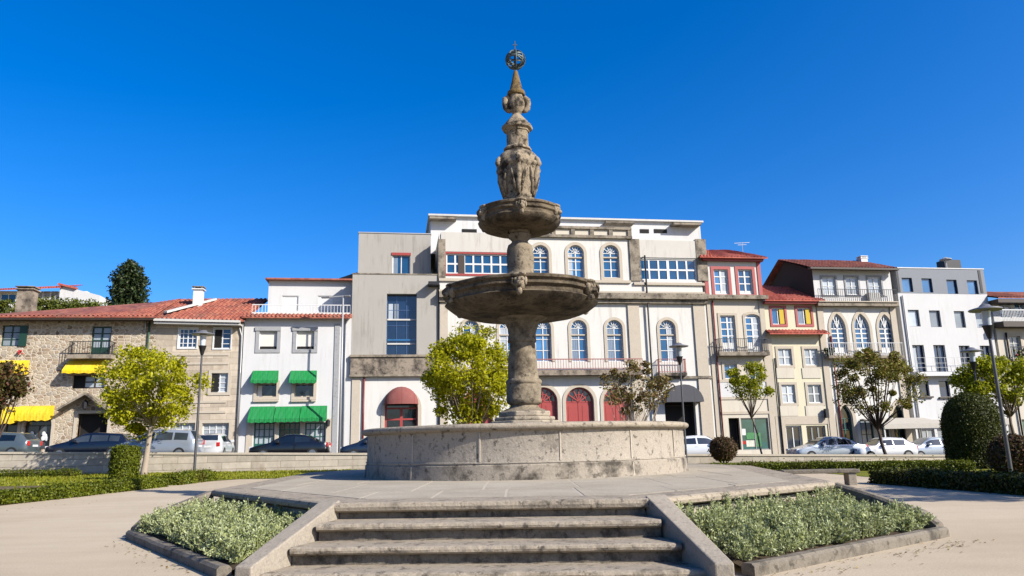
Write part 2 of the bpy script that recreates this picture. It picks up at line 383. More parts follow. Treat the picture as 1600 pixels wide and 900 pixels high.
# lawns with their grass
def lawn(poly_f, x0, x1, label, n, gl):
    yf0, yf1 = poly_f
    strip('lawn', 'lawn_base', x0, x1, yf0, yf1, gz, .012, 1.5)
    X = RNG.uniform(x0, x1, n); t = RNG.random(n)
    Y = np.array([yf0(a)+(yf1(a)-yf0(a))*b for a, b in zip(X, t)]); Z = np.array([gz(a, b) for a, b in zip(X, Y)])
    P = np.stack([X, Y, Z+.045], 1); q = leaf_quads(P, .16, .16, np.array([0, -.6, .15]), .5)
    h = RNG.uniform(.05, .10, n); w = RNG.uniform(.02, .05, n); dx = RNG.normal(0, .03, n)
    a = RNG.uniform(0, math.pi, n); cx, cy = np.cos(a)*w, np.sin(a)*w
    b0 = np.stack([X-cx, Y-cy, Z], 1); b1 = np.stack([X+cx, Y+cy, Z], 1)
    t0 = np.stack([X+cx*.2+dx, Y+cy*.2, Z+h], 1); t1 = np.stack([X-cx*.2+dx, Y-cy*.2, Z+h], 1)
    o = quadmesh('grass', np.stack([b0, b1, t0, t1], 1), 'grass_leaf'); tag(o, label, 'grass', None, 'stuff')
lawn((lambda x: 31.5 if x > -12.6 else 29.0, lambda x: wallY(x)-.02), -46, -1, 'strip of yellow-green lawn before the pale stone wall at left', 26000, 0)
lawn((lambda x: 30.5, lambda x: wallY(x)-.02), 9.5, 46, 'sunlit lawn below the low wall behind the right hedges', 22000, 0)
strip('garden_bed', 'dry_bed', -46, -13.4, lambda x: 15, lambda x: 29.0, gz, .01)
strip('garden_bed', 'lawn_base', 11.4, 46, lambda x: 12, lambda x: 30.5, gz, .01)

# ------------------------------------------------------------------ garden walls
def garden_wall(x0, x1, label):
    mb, cp = MB(), MB(); n = int((x1-x0)/2)
    ang = math.atan(.09)
    root = thing('garden_wall', label, 'wall', (x0, wallY(x0), 0), 0)
    for i in range(n):
        a, b = (x1-x0)*i/n, (x1-x0)*(i+1)/n
        pts = [(a, .09*a), (b, .09*b), (b, .09*b+.3), (a, .09*a+.3)]
        top = [rz(x0+a)+.30, rz(x0+b)+.30]; top = [top[0], top[1], top[1], top[0]]
        mb.hexa([(x, y, gz(x0+x, 40)-.2) for x, y in pts], [(x, y, t) for (x, y), t in zip(pts, top)])
        q = [(a, .09*a-.05), (b, .09*b-.05), (b, .09*b+.35), (a, .09*a+.35)]
        cp.hexa([(x, y, t+.002) for (x, y), t in zip(q, top)], [(x, y, t+.11) for (x, y), t in zip(q, top)])
    mb.build('wall', 'garden_wall_stone', root); cp.build('coping', 'trim_stone', root)
garden_wall(-50, -6.4, 'pale ashlar garden wall with flat coping below the cars at left')
garden_wall(9.5, 50, 'low pale stone garden wall behind the right-hand lawn')

# ------------------------------------------------------------------ stone platform, steps, beds
ZP = .633
PLAT = [(-2.2,9.12),(1.55,8.76),(4.66,11.26),(5.75,18.6),(4.2,24.6),(-3.8,25.2),(-5.75,21.1),(-5.13,12.9)]
plat = thing('stone_platform', 'raised octagonal granite platform with four front steps carrying the fountain', 'platform', (0,0,0))
def inset(poly, d):
    out = []; n = len(poly)
    for i in range(n):
        p0, p1, p2 = Vector(poly[i-1]), Vector(poly[i]), Vector(poly[(i+1)%n])
        e0, e1 = (p1-p0).normalized(), (p2-p1).normalized()
        n0, n1 = Vector((-e0.y, e0.x)), Vector((-e1.y, e1.x))
        b = (n0+n1).normalized(); out.append(tuple(p1+b*d/max(.3, b.dot(n0))))
    return out
core = inset(PLAT, .09)
mb = MB(); mb.hexa([(x,y,-.2) for x,y in core], [(x,y,ZP-.14) for x,y in core]); mb.build('base_wall', 'basin_stone', plat)
mb = MB(); lip = inset(PLAT, .03)
mb.hexa([(x,y,ZP-.139) for x,y in lip], [(x,y,ZP-.10) for x,y in PLAT]); mb.v, mb.f = [], []
ed = [(PLAT, ZP-.11), (inset(PLAT, -.035), ZP-.09), (inset(PLAT, -.045), ZP-.05), (inset(PLAT, -.03), ZP-.015), (PLAT, ZP)]
n = len(PLAT)
for P, z in ed: mb.v += [(x, y, z) for x, y in P]
for i in range(len(ed)-1):
    for k in range(n): mb.f.append((i*n+k, i*n+(k+1)%n, (i+1)*n+(k+1)%n, (i+1)*n+k))
mb.f.append(tuple(range(n))); inn = inset(PLAT, .55); o = len(mb.v); mb.v += [(x, y, ZP) for x, y in inn]
for k in range(n): mb.f.append(((len(ed)-1)*n+k, (len(ed)-1)*n+(k+1)%n, o+(k+1)%n, o+k))
mb.build('edge_slab', 'step_stone', plat)
# paving slabs with open joints, laid in rows inside the edge
def clip(poly, a, b, c):                       # keep a*x+b*y<=c
    out = []
    for i in range(len(poly)):
        p, q = poly[i], poly[(i+1)%len(poly)]; dp, dq = a*p[0]+b*p[1]-c, a*q[0]+b*q[1]-c
        if dp <= 0: out.append(p)
        if dp*dq < 0: t = dp/(dp-dq); out.append((p[0]+(q[0]-p[0])*t, p[1]+(q[1]-p[1])*t))
    return out
mb = MB(); pin = inset(PLAT, .56); area = sum(PLAT[i][0]*PLAT[(i+1)%n][1]-PLAT[(i+1)%n][0]*PLAT[i][1] for i in range(n))
y = 8.5; row = 0
while y < 26:
    h = 2.6; x = -7+random.random()*.8
    while x < 7:
        w = random.uniform(.9, 1.7)
        q = [(x+.018, y+.018), (x+w-.018, y+.018), (x+w-.018, y+h-.018), (x+.018, y+h-.018)]
        for k in range(n):
            p0, p1 = Vector(pin[k]), Vector(pin[(k+1)%n]); e = (p1-p0).normalized(); nn = Vector((e.y, -e.x))
            if q: q = clip(q, nn.x, nn.y, nn.dot(p0))
        if len(q) >= 3:
            dz = random.uniform(-.0015, .0015)
            mb.hexa([(a, b, ZP-.02) for a, b in q], [(a, b, ZP+.004+dz) for a, b in q])
        x += w
    y += h
mb.build('paving', 'paving_slab_stone', plat)
mb = MB(); mb.add([(x, y, ZP+.0005) for x, y in pin], [tuple(range(n))]); mb.build('joint_mortar', 'trim_stone', plat)
FL = [(-2.12, 9.12), (-2.25, 8.62), (-2.41, 8.18), (-2.60, 7.74)]
FR = [(1.47, 8.76), (1.55, 8.28), (1.66, 7.85), (1.80, 7.42)]
for i in range(1, 4):
    z = ZP-.19*i; a, b = Vector(FL[i]), Vector(FR[i]); a2, b2 = Vector(FL[i-1])+Vector((0,.12)), Vector(FR[i-1])+Vector((0,.12))
    d = (b-a).normalized(); nn = Vector((d.y, -d.x))
    mb = MB(); seg = 80
    prof = [(.075, -.45), (.075, -.08), (.015, -.08), (-.012, -.06), (-.018, -.035), (-.008, -.012), (.02, 0)]
    for k in range(seg+1):
        p = a.lerp(b, k/seg)
        for dp, dz in prof:
            j = noise.noise(Vector((p.x*2.2, i*3.1, dz*6)))*.014+noise.noise(Vector((p.x*9, i*5.1, dz*20)))*.012
            q = p-nn*(dp+j); mb.v.append((q.x, q.y, z+dz+noise.noise(Vector((p.x*1.3, i*7, 0)))*.006))
        p2 = a2.lerp(b2, k/seg); mb.v.append((p2.x, p2.y, z))
    m_ = len(prof)+1
    for k in range(seg):
        for j in range(1, m_-1): mb.f.append((k*m_+j, (k+1)*m_+j, (k+1)*m_+j+1, k*m_+j+1))
    st_ = mb.build('step', 'step_stone', plat)
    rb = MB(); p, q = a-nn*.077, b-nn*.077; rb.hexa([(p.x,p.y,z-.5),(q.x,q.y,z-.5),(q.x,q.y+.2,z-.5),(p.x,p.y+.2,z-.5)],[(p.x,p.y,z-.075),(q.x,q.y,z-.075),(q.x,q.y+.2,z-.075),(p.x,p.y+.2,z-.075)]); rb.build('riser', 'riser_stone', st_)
# riser of the top step
mb = MB(); a, b = Vector(FL[0]), Vector(FR[0])
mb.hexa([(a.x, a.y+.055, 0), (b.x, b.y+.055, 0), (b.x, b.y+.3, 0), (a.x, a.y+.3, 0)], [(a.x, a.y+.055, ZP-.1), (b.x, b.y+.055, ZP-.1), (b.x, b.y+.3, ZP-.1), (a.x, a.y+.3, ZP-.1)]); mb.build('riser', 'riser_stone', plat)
def cheek(it, ot, ib, ob):
    mb = MB(); K = 8; P = []
    for k in range(K+1):
        t = k/K; i_, o_ = Vector(it).lerp(Vector(ib), t), Vector(ot).lerp(Vector(ob), t)
        z = (ZP+.03)*(1-t)+.15*t
        for p in (i_, o_): P += [(p.x, p.y, -.2), (p.x, p.y, z)]
    mb.v = P
    for k in range(K):
        a = 4*k; mb.f += [(a, a+4, a+5, a+1), (a+1, a+5, a+7, a+3), (a+3, a+7, a+6, a+2)]
    mb.f += [(0,1,3,2), (4*K, 4*K+2, 4*K+3, 4*K+1)]
    mb.build('cheek_wall', 'cheek_stone', plat, bevel=.015)
cheek((-2.13,9.2), (-2.38,9.31), (-2.62,7.62), (-2.80,7.66))
cheek((1.485,8.84), (1.74,8.93), (1.82,7.22), (2.00,7.20))
mb = MB()
for p, q in (((-2.13,9.2), (-2.42,9.34)), ): pass
BEDL = [(-2.42,9.3),(-5.13,12.9),(-5.82,11.75),(-2.95,8.0)]
BEDR = [(1.8,8.9),(4.66,11.26),(5.40,9.95),(2.13,7.45)]
def kerb_run(pts, zs, w, name, mat, side):
    mb = MB(); P = [Vector(p) for p in pts]; n = len(P); prof = [(0, -.3), (0, -.03), (.03, 0), (w-.03, 0), (w, -.03), (w, -.3)]
    for i in range(n):
        d = (P[min(i+1, n-1)]-P[max(i-1, 0)]).normalized(); nn = Vector((-d.y, d.x))*side
        for o_, dz in prof:
            q = P[i]+nn*o_; mb.v.append((q.x, q.y, zs[i]+dz+noise.noise(Vector((q.x*2, q.y*2, 1)))*.012))
    m_ = len(prof)
    for i in range(n-1):
        for j in range(m_-1): mb.f.append((i*m_+j, (i+1)*m_+j, (i+1)*m_+j+1, i*m_+j+1))
    mb.f += [tuple(range(m_)), tuple((n-1)*m_+j for j in range(m_))]
    mb.build(name, mat, plat)
def lerp_pts(a, b, n): return [(a[0]+(b[0]-a[0])*i/n, a[1]+(b[1]-a[1])*i/n) for i in range(n+1)]
def soil_z(bed, x, y):
    a, b, c, d = [Vector(p) for p in bed]; p = Vector((x, y))
    e = (b-a).normalized(); nn = Vector((-e.y, e.x)); dist = abs((p-a).dot(nn)); D = abs((c-a).dot(nn))*.5+abs((d-a).dot(nn))*.5
    return .25-.18*min(1, dist/D)
for bed, sd in ((BEDL, 1), (BEDR, -1)):
    a, b, c, d = bed
    kerb_run(lerp_pts(b, c, 8), [(ZP-.02)+(.27-ZP)*(i/8)**1.05-(.09 if i == 8 else 0) for i in range(9)], .16, 'side_kerb', 'kerb_stone', -sd)
    kerb_run(lerp_pts(c, d, 14), [.12]*15, .15, 'front_kerb', 'kerb_stone', -sd)
    mb = MB(); K = 8
    for i in range(K+1):
        p, q = Vector(a).lerp(Vector(b), i/K), Vector(d).lerp(Vector(c), i/K)
        for j in range(K+1):
            r_ = p.lerp(q, j/K); mb.v.append((r_.x, r_.y, soil_z(bed, r_.x, r_.y)))
    for i in range(K):
        for j in range(K): s_ = i*(K+1)+j; mb.f.append((s_, s_+K+1, s_+K+2, s_+1))
    mb.build('bed_soil', 'soil', plat, jitter=.02)
def bed_plants(bed, label, n):
    a, b, c, d = [Vector(p) for p in bed]; Q = []; cs = []
    tries = 0
    while len(cs) < n and tries < 9000:
        tries += 1
        s_, t = random.uniform(.03, .97), random.uniform(.04, .90); p = a.lerp(b, s_).lerp(d.lerp(c, s_), t)
        if all((p-q).length > .20 for q in cs): cs.append(p)
    for p in cs:
        z0 = soil_z(bed, p.x, p.y); m_ = 46; sz = random.uniform(.85, 1.6)
        th = RNG.uniform(0, 2*math.pi, m_); el = RNG.uniform(.25, 1.5, m_)
        dirv = np.stack([np.cos(th)*np.cos(el)*.75, np.sin(th)*np.cos(el)*.75, np.sin(el)], 1)
        L = RNG.uniform(.13, .24, m_)*sz
        base = np.array([p.x, p.y, z0])+np.stack([np.cos(th), np.sin(th), 0*th], 1)*.03
        tip = base+dirv*L[:,None]; 
        t_ = RNG.normal(size=(m_,3)); u = np.cross(dirv, t_); u /= np.linalg.norm(u, axis=1)[:,None]; w = .004
        Q.append(np.stack([base-u*w, base+u*w, tip+u*w, tip-u*w], 1))
        k = 980; ii = RNG.integers(0, m_, k); tt = RNG.uniform(.35, 1.05, (k,1))**.7; P = base[ii]*(1-tt)+tip[ii]*tt
        ax = RNG.normal(size=(k,3))*.75+dirv[ii]; ax /= np.linalg.norm(ax, axis=1)[:,None]
        ln = RNG.uniform(.022, .044, (k,1))*sz**.5; t2 = RNG.normal(size=(k,3)); u = np.cross(ax, t2); u /= np.linalg.norm(u, axis=1)[:,None]; u *= ln*.22
        Q.append(np.stack([P, P+ax*ln*.55+u, P+ax*ln, P+ax*ln*.55-u], 1))
    o = quadmesh('silver_foliage', np.concatenate(Q), 'silver_leaf'); tag(o, label, 'bedding plants', None, 'stuff')
bed_plants(BEDL, 'mass of silvery green bedding plants left of the steps', 215)
bed_plants(BEDR, 'mass of silvery green bedding plants right of the steps', 215)

# ------------------------------------------------------------------ fountain
FX, FY = .22, 17.35
ftn = thing('fountain', 'tall tiered granite fountain with two carved bowls and a globe finial', 'fountain', (FX, FY, ZP), R(4))
def rough_fn(amp, fr=1.0, lobes=0, la=0, ph=0):
    def f(r, z, a):
        j = noise.noise(Vector((math.sin(a)*r*fr*2.5, math.cos(a)*r*fr*2.5, z*fr*2.5)))*amp
        return r+j+(la*r*math.cos(lobes*(a-ph)) if lobes else 0)
    return f
Z = lambda z: z-ZP
BR = 3.60
mb = MB(); mb.lathe([(BR-.02, .285), (BR-.02, .30), (BR-.005, .303), (BR-.005, .325), (BR-.03, .33), (BR-.035, .86), (BR-.02, .885)], 120, rough_fn(.012, .8)); mb.lathe([(BR-.42, .9), (BR-.42, .2)], 96)
basin = mb.build('basin', 'basin_stone', ftn, True, auto=40)
mb = MB(); mb.lathe([(BR+.03, -.01), (BR+.015, .1), (BR+.005, .262), (BR-.012, .272), (BR-.02, .286)], 120, rough_fn(.015, .8)); mb.build('base_course', 'base_course_stone', basin, True, auto=40)
mb = MB(); mb.lathe([(BR-.02, .884), (BR+.04, .895), (BR+.08, .92), (BR+.10, .955), (BR+.095, .99), (BR+.055, 1.02), (BR+.0, 1.03), (BR-.40, 1.035), (BR-.46, 1.0), (BR-.44, .88)], 120, rough_fn(.012, .8))
mb.build('rim', 'step_stone', basin, True, auto=50)
mb = MB()
for k in range(15):                              # pale mortar between the basin blocks
    a = 2*math.pi*k/15+.1; w_ = random.uniform(.003, .008); r0, r1 = BR-.06, BR-.016
    P = [(r0, -w_), (r1, -w_), (r1, w_), (r0, w_)]; lo = .02 if k % 2 else .335
    for z0_, z1_, dr in ((.335, .86, 0), (.02, .26, .04)):
        if dr and k % 2 == 0: continue
        mb.hexa([((q+dr)*math.sin(a+e), -(q+dr)*math.cos(a+e), z0_) for q, e in P], [((q+dr-.012*(dr > 0))*math.sin(a+e*.7), -(q+dr-.012*(dr > 0))*math.cos(a+e*.7), z1_) for q, e in P])
jo = mb.build('mortar', 'trim_stone', basin); jo['kind'] = 'stuff'
mb = MB(); mb.lathe([(0.01, .74), (BR-.43, .74)], 64); mb.build('water', 'water', ftn)
mb = MB()
for r_, z0, z1 in ((.86, .3, 1.16), (.74, 1.162, 1.25), (.63, 1.252, 1.38)):
    c = [(r_*math.sin(R(45*k+22.5)), -r_*math.cos(R(45*k+22.5))) for k in range(8)]
    mb.hexa([(x, y, z0) for x, y in c], [(x, y, z1) for x, y in c])
mb.build('plinth', 'step_stone', ftn, bevel=.03)
mb = MB(); mb.lathe([(.56, 1.382), (.50, 1.40), (.36, 1.46), (.32, 1.52), (.355, 1.54), (.40, 1.57), (.415, 1.62), (.415, 1.66), (.40, 1.68), (.405, 1.93), (.39, 2.0), (.415, 2.03), (.42, 2.07), (.40, 2.11), (.36, 2.14), (.35, 2.3), (.335, 2.6), (.31, 2.85), (.305, 2.98), (.335, 3.0), (.345, 3.04), (.33, 3.08), (.325, 3.2), (.35, 3.32), (.40, 3.42), (.43, 3.48), (.60, 3.56), (.64, 3.64)], 40, rough_fn(.03, 2.2))
ped = mb.build('pedestal', 'fountain_stone', ftn, True, auto=45)
def bowl(r, z0, z1, zl, name, n=96, q=(.06, .22, .50, .86)):
    """z0 underside foot, zl lower edge of the lip, z1 top of the lip"""
    h = zl-z0; L = z1-zl; mb = MB()
    mb.lathe([(.28*r, z0-.015*r), (.42*r, z0+.0*h), (.58*r, z0+q[0]*h), (.74*r, z0+q[1]*h), (.87*r, z0+q[2]*h), (.945*r, z0+q[3]*h), (.97*r, zl),
              (.955*r, zl+.06*L), (.935*r, zl+.12*L), (.94*r, zl+.34*L), (.965*r, zl+.40*L), (.985*r, zl+.46*L), (.985*r, zl+.56*L), (.96*r, zl+.62*L), (.965*r, zl+.72*L), (1.0*r, zl+.80*L), (1.005*r, zl+.93*L), (.985*r, z1), (.88*r, z1), (.86*r, zl), (.5*r, z0+.4*h), (.1*r, z0+.3*h)], n, rough_fn(.02, 1.0, 12, .006, 0))
    return mb.build(name, 'bowl_stone', ftn, True, auto=38)
def heads(parent, r, z, s, ph):
    for k in range(6):
        a = R(60*k+ph); mb = MB(); dv = Vector((math.sin(a), -math.cos(a), 0)); tv = Vector((math.cos(a), math.sin(a), 0))
        def e(o, t, h, ro, rt, rh):
            c = dv*(r+o*s)+tv*t*s+Vector((0,0,z+h*s)); m2 = MB(); m2.ell((0,0,0), ro*s, rt*s, rh*s, 10, 7)
            mb.add([c+dv*v[0]+tv*v[1]+Vector((0,0,v[2])) for v in m2.v], m2.f)
        e(0, 0, 0, .55, .62, .75); e(.42, 0, -.22, .42, .34, .30); e(.40, 0, .16, .24, .16, .34); e(.30, .30, .2, .22, .2, .2); e(.30, -.30, .2, .22, .2, .2)
        e(.1, .55, .1, .3, .2, .4); e(.1, -.55, .1, .3, .2, .4); e(.12, 0, .68, .45, .75, .22); e(.1, 0, -.75, .35, .3, .4)
        mb.build('carved_head', 'urn_stone', parent, True, jitter=.06*s)
lb = bowl(1.88, Z(4.22), Z(4.90), Z(4.52), 'lower_bowl'); heads(lb, 1.81, Z(4.70), .25, -6)
mb = MB(); mb.lathe([(.62, Z(4.5)), (.40, Z(4.9)), (.34, Z(5.1)), (.33, Z(5.2)), (.36, Z(5.24)), (.335, Z(5.30)), (.31, Z(5.33)), (.325, Z(5.45)), (.33, Z(5.7)), (.325, Z(5.88)), (.30, Z(5.99)), (.22, Z(6.05)), (.19, Z(6.10)), (.22, Z(6.16)), (.28, Z(6.21)), (.28, Z(6.27)), (.22, Z(6.31)), (.30, Z(6.42))], 36, rough_fn(.02, 2, 6, .03, R(-6)))
mb.build('stem', 'fountain_stone', ftn, True, auto=50)
ub = bowl(1.04, Z(6.37), Z(6.88), Z(6.57), 'upper_bowl', 72, (.03, .12, .36, .74)); heads(ub, .99, Z(6.72), .19, -2)
mb = MB(); mb.lathe([(.5, Z(6.4)), (.42, Z(6.95)), (.38, Z(7.08)), (.37, Z(7.16)), (.38, Z(7.3)), (.425, Z(7.5)), (.47, Z(7.7)), (.50, Z(7.86)), (.505, Z(7.95)), (.54, Z(7.98)), (.555, Z(8.03)), (.54, Z(8.08)), (.50, Z(8.10)), (.505, Z(8.16)), (.49, Z(8.24)), (.43, Z(8.33)), (.34, Z(8.40)), (.29, Z(8.42)), (.29, Z(8.44)), (.345, Z(8.46)), (.35, Z(8.50)), (.30, Z(8.54)), (.27, Z(8.56))], 60, rough_fn(.03, 3, 6, .035, R(-4)))
urn = mb.build('urn', 'urn_stone', ftn, True, auto=40)
for k in range(6):                               # carved leaves and scrolls round the urn
    a = R(60*k-4); mb = MB(); pts = []
    for t, (r_, z_) in enumerate([(.50, 8.20), (.545, 8.12), (.56, 8.03), (.53, 7.94), (.51, 7.8), (.475, 7.6), (.43, 7.4), (.39, 7.2)]): pts.append((r_*math.sin(a), -r_*math.cos(a), Z(z_)))
    mb.tube(pts, [.05, .07, .08, .06, .075, .07, .06, .04], 8)
    for sg in (-1, 1):
        a2 = a+sg*.28; mb.tube([(r_*math.sin(a2+sg*e), -r_*math.cos(a2+sg*e), Z(z_)) for r_, z_, e in ((.50, 7.9, .1), (.485, 7.7, .02), (.45, 7.5, -.06), (.40, 7.28, -.12))], [.03, .05, .045, .03], 6)
    mb.ell((.555*math.sin(a), -.555*math.cos(a), Z(8.03)), .085, .085, .10, 8, 6); mb.build('scroll', 'urn_stone', urn, True, jitter=.022)
mb = MB(); mb.lathe([(.28, Z(8.55)), (.27, Z(8.60)), (.265, Z(8.92)), (.275, Z(8.95)), (.30, Z(8.96)), (.31, Z(9.0)), (.37, Z(9.03)), (.385, Z(9.08)), (.375, Z(9.12)), (.32, Z(9.14)), (.30, Z(9.2)), (.22, Z(9.30)), (.14, Z(9.40)), (.10, Z(9.45)), (.11, Z(9.48)), (.16, Z(9.54)), (.20, Z(9.64)), (.205, Z(9.78)), (.175, Z(9.9)), (.17, Z(9.96))], 36, rough_fn(.015, 3, 8, .03))
drum = mb.build('drum', 'urn_stone', ftn, True, auto=40)
for sg in (-1, 1):
    mb = MB(); mb.tube([(sg*.17, 0, Z(9.84)), (sg*.235, 0, Z(9.89)), (sg*.285, 0, Z(9.85)), (sg*.295, 0, Z(9.74)), (sg*.275, 0, Z(9.62)), (sg*.22, 0, Z(9.56)), (sg*.14, 0, Z(9.53))], [.06, .085, .09, .085, .08, .07, .055], 10)
    mb.build('handle', 'urn_stone', drum, True, jitter=.02)
mb = MB(); mb.lathe([(.165, Z(9.96)), (.215, Z(9.97)), (.235, Z(10.01)), (.225, Z(10.06)), (.17, Z(10.10)), (.13, Z(10.3)), (.085, Z(10.5)), (.05, Z(10.64)), (.02, Z(10.68))], 28, rough_fn(.01, 4)); mb.build('spire', 'rusty_stone', ftn, True, auto=45)
def ring(mb, c, r_, n1, rad=.016, k=28):
    n1 = Vector(n1).normalized(); a = n1.orthogonal().normalized(); b = n1.cross(a)
    mb.tube([Vector(c)+a*r_*math.cos(2*math.pi*i/k)+b*r_*math.sin(2*math.pi*i/k) for i in range(k+1)], rad, 6, False)
mb = MB(); gc = (0, 0, Z(10.97))
for v in ((1,0,0), (0,1,0), (.7,.7,0), (-.7,.7,0), (0,0,1), (.25,.1,.9), (.4,0,.75), (-.3,.2,.9)): ring(mb, gc, .245, v, .021)
for dz in (-.12, .12): ring(mb, (0,0,gc[2]+dz), .20, (0,0,1), .015)
mb.tube([(0,0,Z(10.64)), (0,0,Z(11.22))], .02, 8)
gl = mb.build('globe', 'bronze_green', ftn, True)
mb = MB(); mb.box(-.013, .013, -.013, .013, Z(11.2), Z(11.5)); mb.box(-.055, .055, -.011, .011, Z(11.38), Z(11.405)); mb.ell((0,0,Z(11.24)), .04, .04, .04); mb.build('cross', 'bronze_green', gl)

# ------------------------------------------------------------------ houses
def shp(kind, x0, x1, z0, z1, n=9):
    w = x1-x0; c = (x0+x1)/2
    if kind == 'rect': return [(x0,z0),(x1,z0),(x1,z1),(x0,z1)]
    if kind == 'round':
        r_ = w/2; zs = z1-r_
        return [(x0,z0),(x1,z0)]+[(c+r_*math.cos(math.pi*i/(2*n)), zs+r_*math.sin(math.pi*i/(2*n))) for i in range(2*n+1)]
    if kind == 'pointed':
        hh = .95*w; zs = z1-hh; k = hh/(.8660254*w)
        P = [(x0,z0),(x1,z0)]
        P += [(x0+w*math.cos(R(60*i/n)), zs+k*w*math.sin(R(60*i/n))) for i in range(n+1)]
        P += [(x1-w*math.cos(R(60*(n-i)/n)), zs+k*w*math.sin(R(60*(n-i)/n))) for i in range(1, n+1)]
        return P
    if kind == 'seg':
        rise = .22*w
        return [(x0,z0),(x1,z0)]+[(c+w/2*math.cos(math.pi*i/(2*n)), z1-rise+rise*math.sin(math.pi*i/(2*n))) for i in range(2*n+1)]
def shp_in(kind, x0, x1, z0, z1, d, dz0=None): 
    return shp(kind, x0+d, x1-d, z0+(d if dz0 is None else dz0), z1-(d if kind != 'pointed' else d*1.5))
def ringmesh(mb, A, B, ya, yb, skip_bottom=False):
    """flat ring between outline A (outer) and B (inner) at depth ya, with returns back to yb"""
    n = len(A); o = len(mb.v)
    mb.v += [(x, ya, z) for x, z in A]+[(x, ya, z) for x, z in B]+[(x, yb, z) for x, z in A]+[(x, yb, z) for x, z in B]
    for k in range(n):
        if skip_bottom and k == 0: continue
        k2 = (k+1)%n
        mb.f += [(o+k, o+k2, o+n+k2, o+n+k), (o+k, o+2*n+k, o+2*n+k2, o+k2), (o+n+k, o+n+k2, o+3*n+k2, o+3*n+k)]
RW = random.Random(21)
class House:
    def __init__(s, name, label, pxl, pxr, D=10, yref=560, lift=0, back=0, cat='house', pyb=None):
        s.u0 = fac(pxl, yref, back)[0]; s.W = fac(pxr, yref, back)[0]-s.u0; s.back = back
        p = FO+FE*s.u0-FN*back; pm = p+FE*s.W/2
        s.base = rz(pm.x)-.1+lift; s.D = D
        s.root = thing(name, label, cat, (p.x, p.y, s.base), PHI); s.holes = []
    def L(s, x, y, d=0): u, z = fac(x, y, s.back+d); return u-s.u0, z-s.base
    def rect(s, a, b, c, d, dep=0):
        my, mx = (b+d)/2, (a+c)/2
        return s.L(a, my, dep)[0], s.L(c, my, dep)[0], s.L(mx, d, dep)[1], s.L(mx, b, dep)[1]
    def z(s, y, x=None, d=0): 
        return s.L(x if x else s.xm, y, d)[1]
    def wall(s, x0, x1, z0, z1, mat, y0=0, name='wall', D=None, reveal=.22, out=None):
        out = out or [(x0,z0),(x1,z0),(x1,z1),(x0,z1)]; D = D or s.D
        hs = [h for h in s.holes if h[0] == y0 and z0-.01 < sum(p[1] for p in h[1])/len(h[1]) < z1+.01 and x0 < sum(p[0] for p in h[1])/len(h[1]) < x1]
        loops = [[Vector((x, z, 0)) for x, z in out]]+[[Vector((x, z, 0)) for x, z in h[1]] for h in hs]
        tri = tessellate_polygon(loops); flat = [v for l in loops for v in l]
        mb = MB(); mb.add([(v.x, y0, v.y) for v in flat], tri)
        n = len(out)
        for k in range(n):
            p, q = out[k], out[(k+1)%n]; mb.add([(p[0],y0,p[1]),(q[0],y0,q[1]),(q[0],y0+D,q[1]),(p[0],y0+D,p[1])], [(0,1,2,3)])
        mb.add([(x, y0+D, z) for x, z in out], [tuple(range(n))])
        for h in hs:
            P = h[1]; m_ = len(P)
            for k in range(m_):
                p, q = P[k], P[(k+1)%m_]; mb.add([(p[0],y0,p[1]),(q[0],y0,q[1]),(q[0],y0+reveal,q[1]),(p[0],y0+reveal,p[1])], [(0,1,2,3)])
        return mb.build(name, mat, s.root)
    def win(s, px, kind='rect', frame='white_paint', pane='sky_painted_glass', nx=2, nz=2, sur=None, sw=.16, sill=None, y0=0, dep=.16, fw=.07, bar=.045, name='window', fan=False, panel=0, panelmat=None, surz=True, local=None):
        x0, x1, z0, z1 = local if local else s.rect(*px, dep=y0)
        P = shp(kind, x0, x1, z0, z1); s.holes.append((y0, P))
        yf = y0+dep-.05; mb = MB()
        ringmesh(mb, P, shp_in(kind, x0, x1, z0, z1, fw), yf, y0+dep+.02)
        zs = z1 if kind in ('rect',) else z1-(x1-x0)*{'round': .5, 'pointed': .95, 'seg': .22}[kind]
        zp = min(z0+panel*(z1-z0), zs)
        for i in range(1, nx):
            x = x0+(x1-x0)*i/nx; w = bar*(1.6 if nx % 2 == 0 and i == nx//2 else 1)
            mb.box(x-w/2, x+w/2, yf+.004, y0+dep+.01, z0+fw*.5, zs if fan else (zs if kind != 'rect' else z1-fw*.5))
        for i in range(1, nz+1 if kind != 'rect' else nz):
            z = zp+(zs-zp)*i/nz; mb.box(x0+fw*.5, x1-fw*.5, yf+.008, y0+dep+.008, z-bar/2, z+bar/2)
        if fan:
            c = (x0+x1)/2; rr = (x1-x0)/2
            for a in ((35, 65, 90, 115, 145) if kind == 'round' else (62, 90, 118)): mb.bar((c, yf+.012, zs), (c+rr*.95*math.cos(R(a)), yf+.012, zs+(z1-zs)*.95*math.sin(R(a))), bar*.8)
            mb.tube([(c+rr*.5*math.cos(R(a)), yf+.014, zs+(z1-zs)*.5*math.sin(R(a))) for a in range(0, 181, 18)], bar*.4, 4)
        if panel: 
            mb.box(x0+fw*.6, x1-fw*.6, yf+.03, y0+dep+.012, z0+.02, zp)
            if panel == 1:
                for i in range(nx):
                    for za, zb in ((.06, .34), (.42, .92)):
                        xa = x0+(x1-x0)*(i+.22)/nx; xb = x0+(x1-x0)*(i+.78)/nx; mb.box(xa, xb, yf+.012, yf+.03, z0+(zp-z0)*za, z0+(zp-z0)*zb)
        w = mb.build(name, frame, s.root)
        pm = MB(); pm.add([(x, y0+dep, z) for x, z in shp(kind, x0+.01, x1-.01, z0+.01, z1-.01)], [tuple(range(len(P)))])
        pm.build('pane', pane, w)
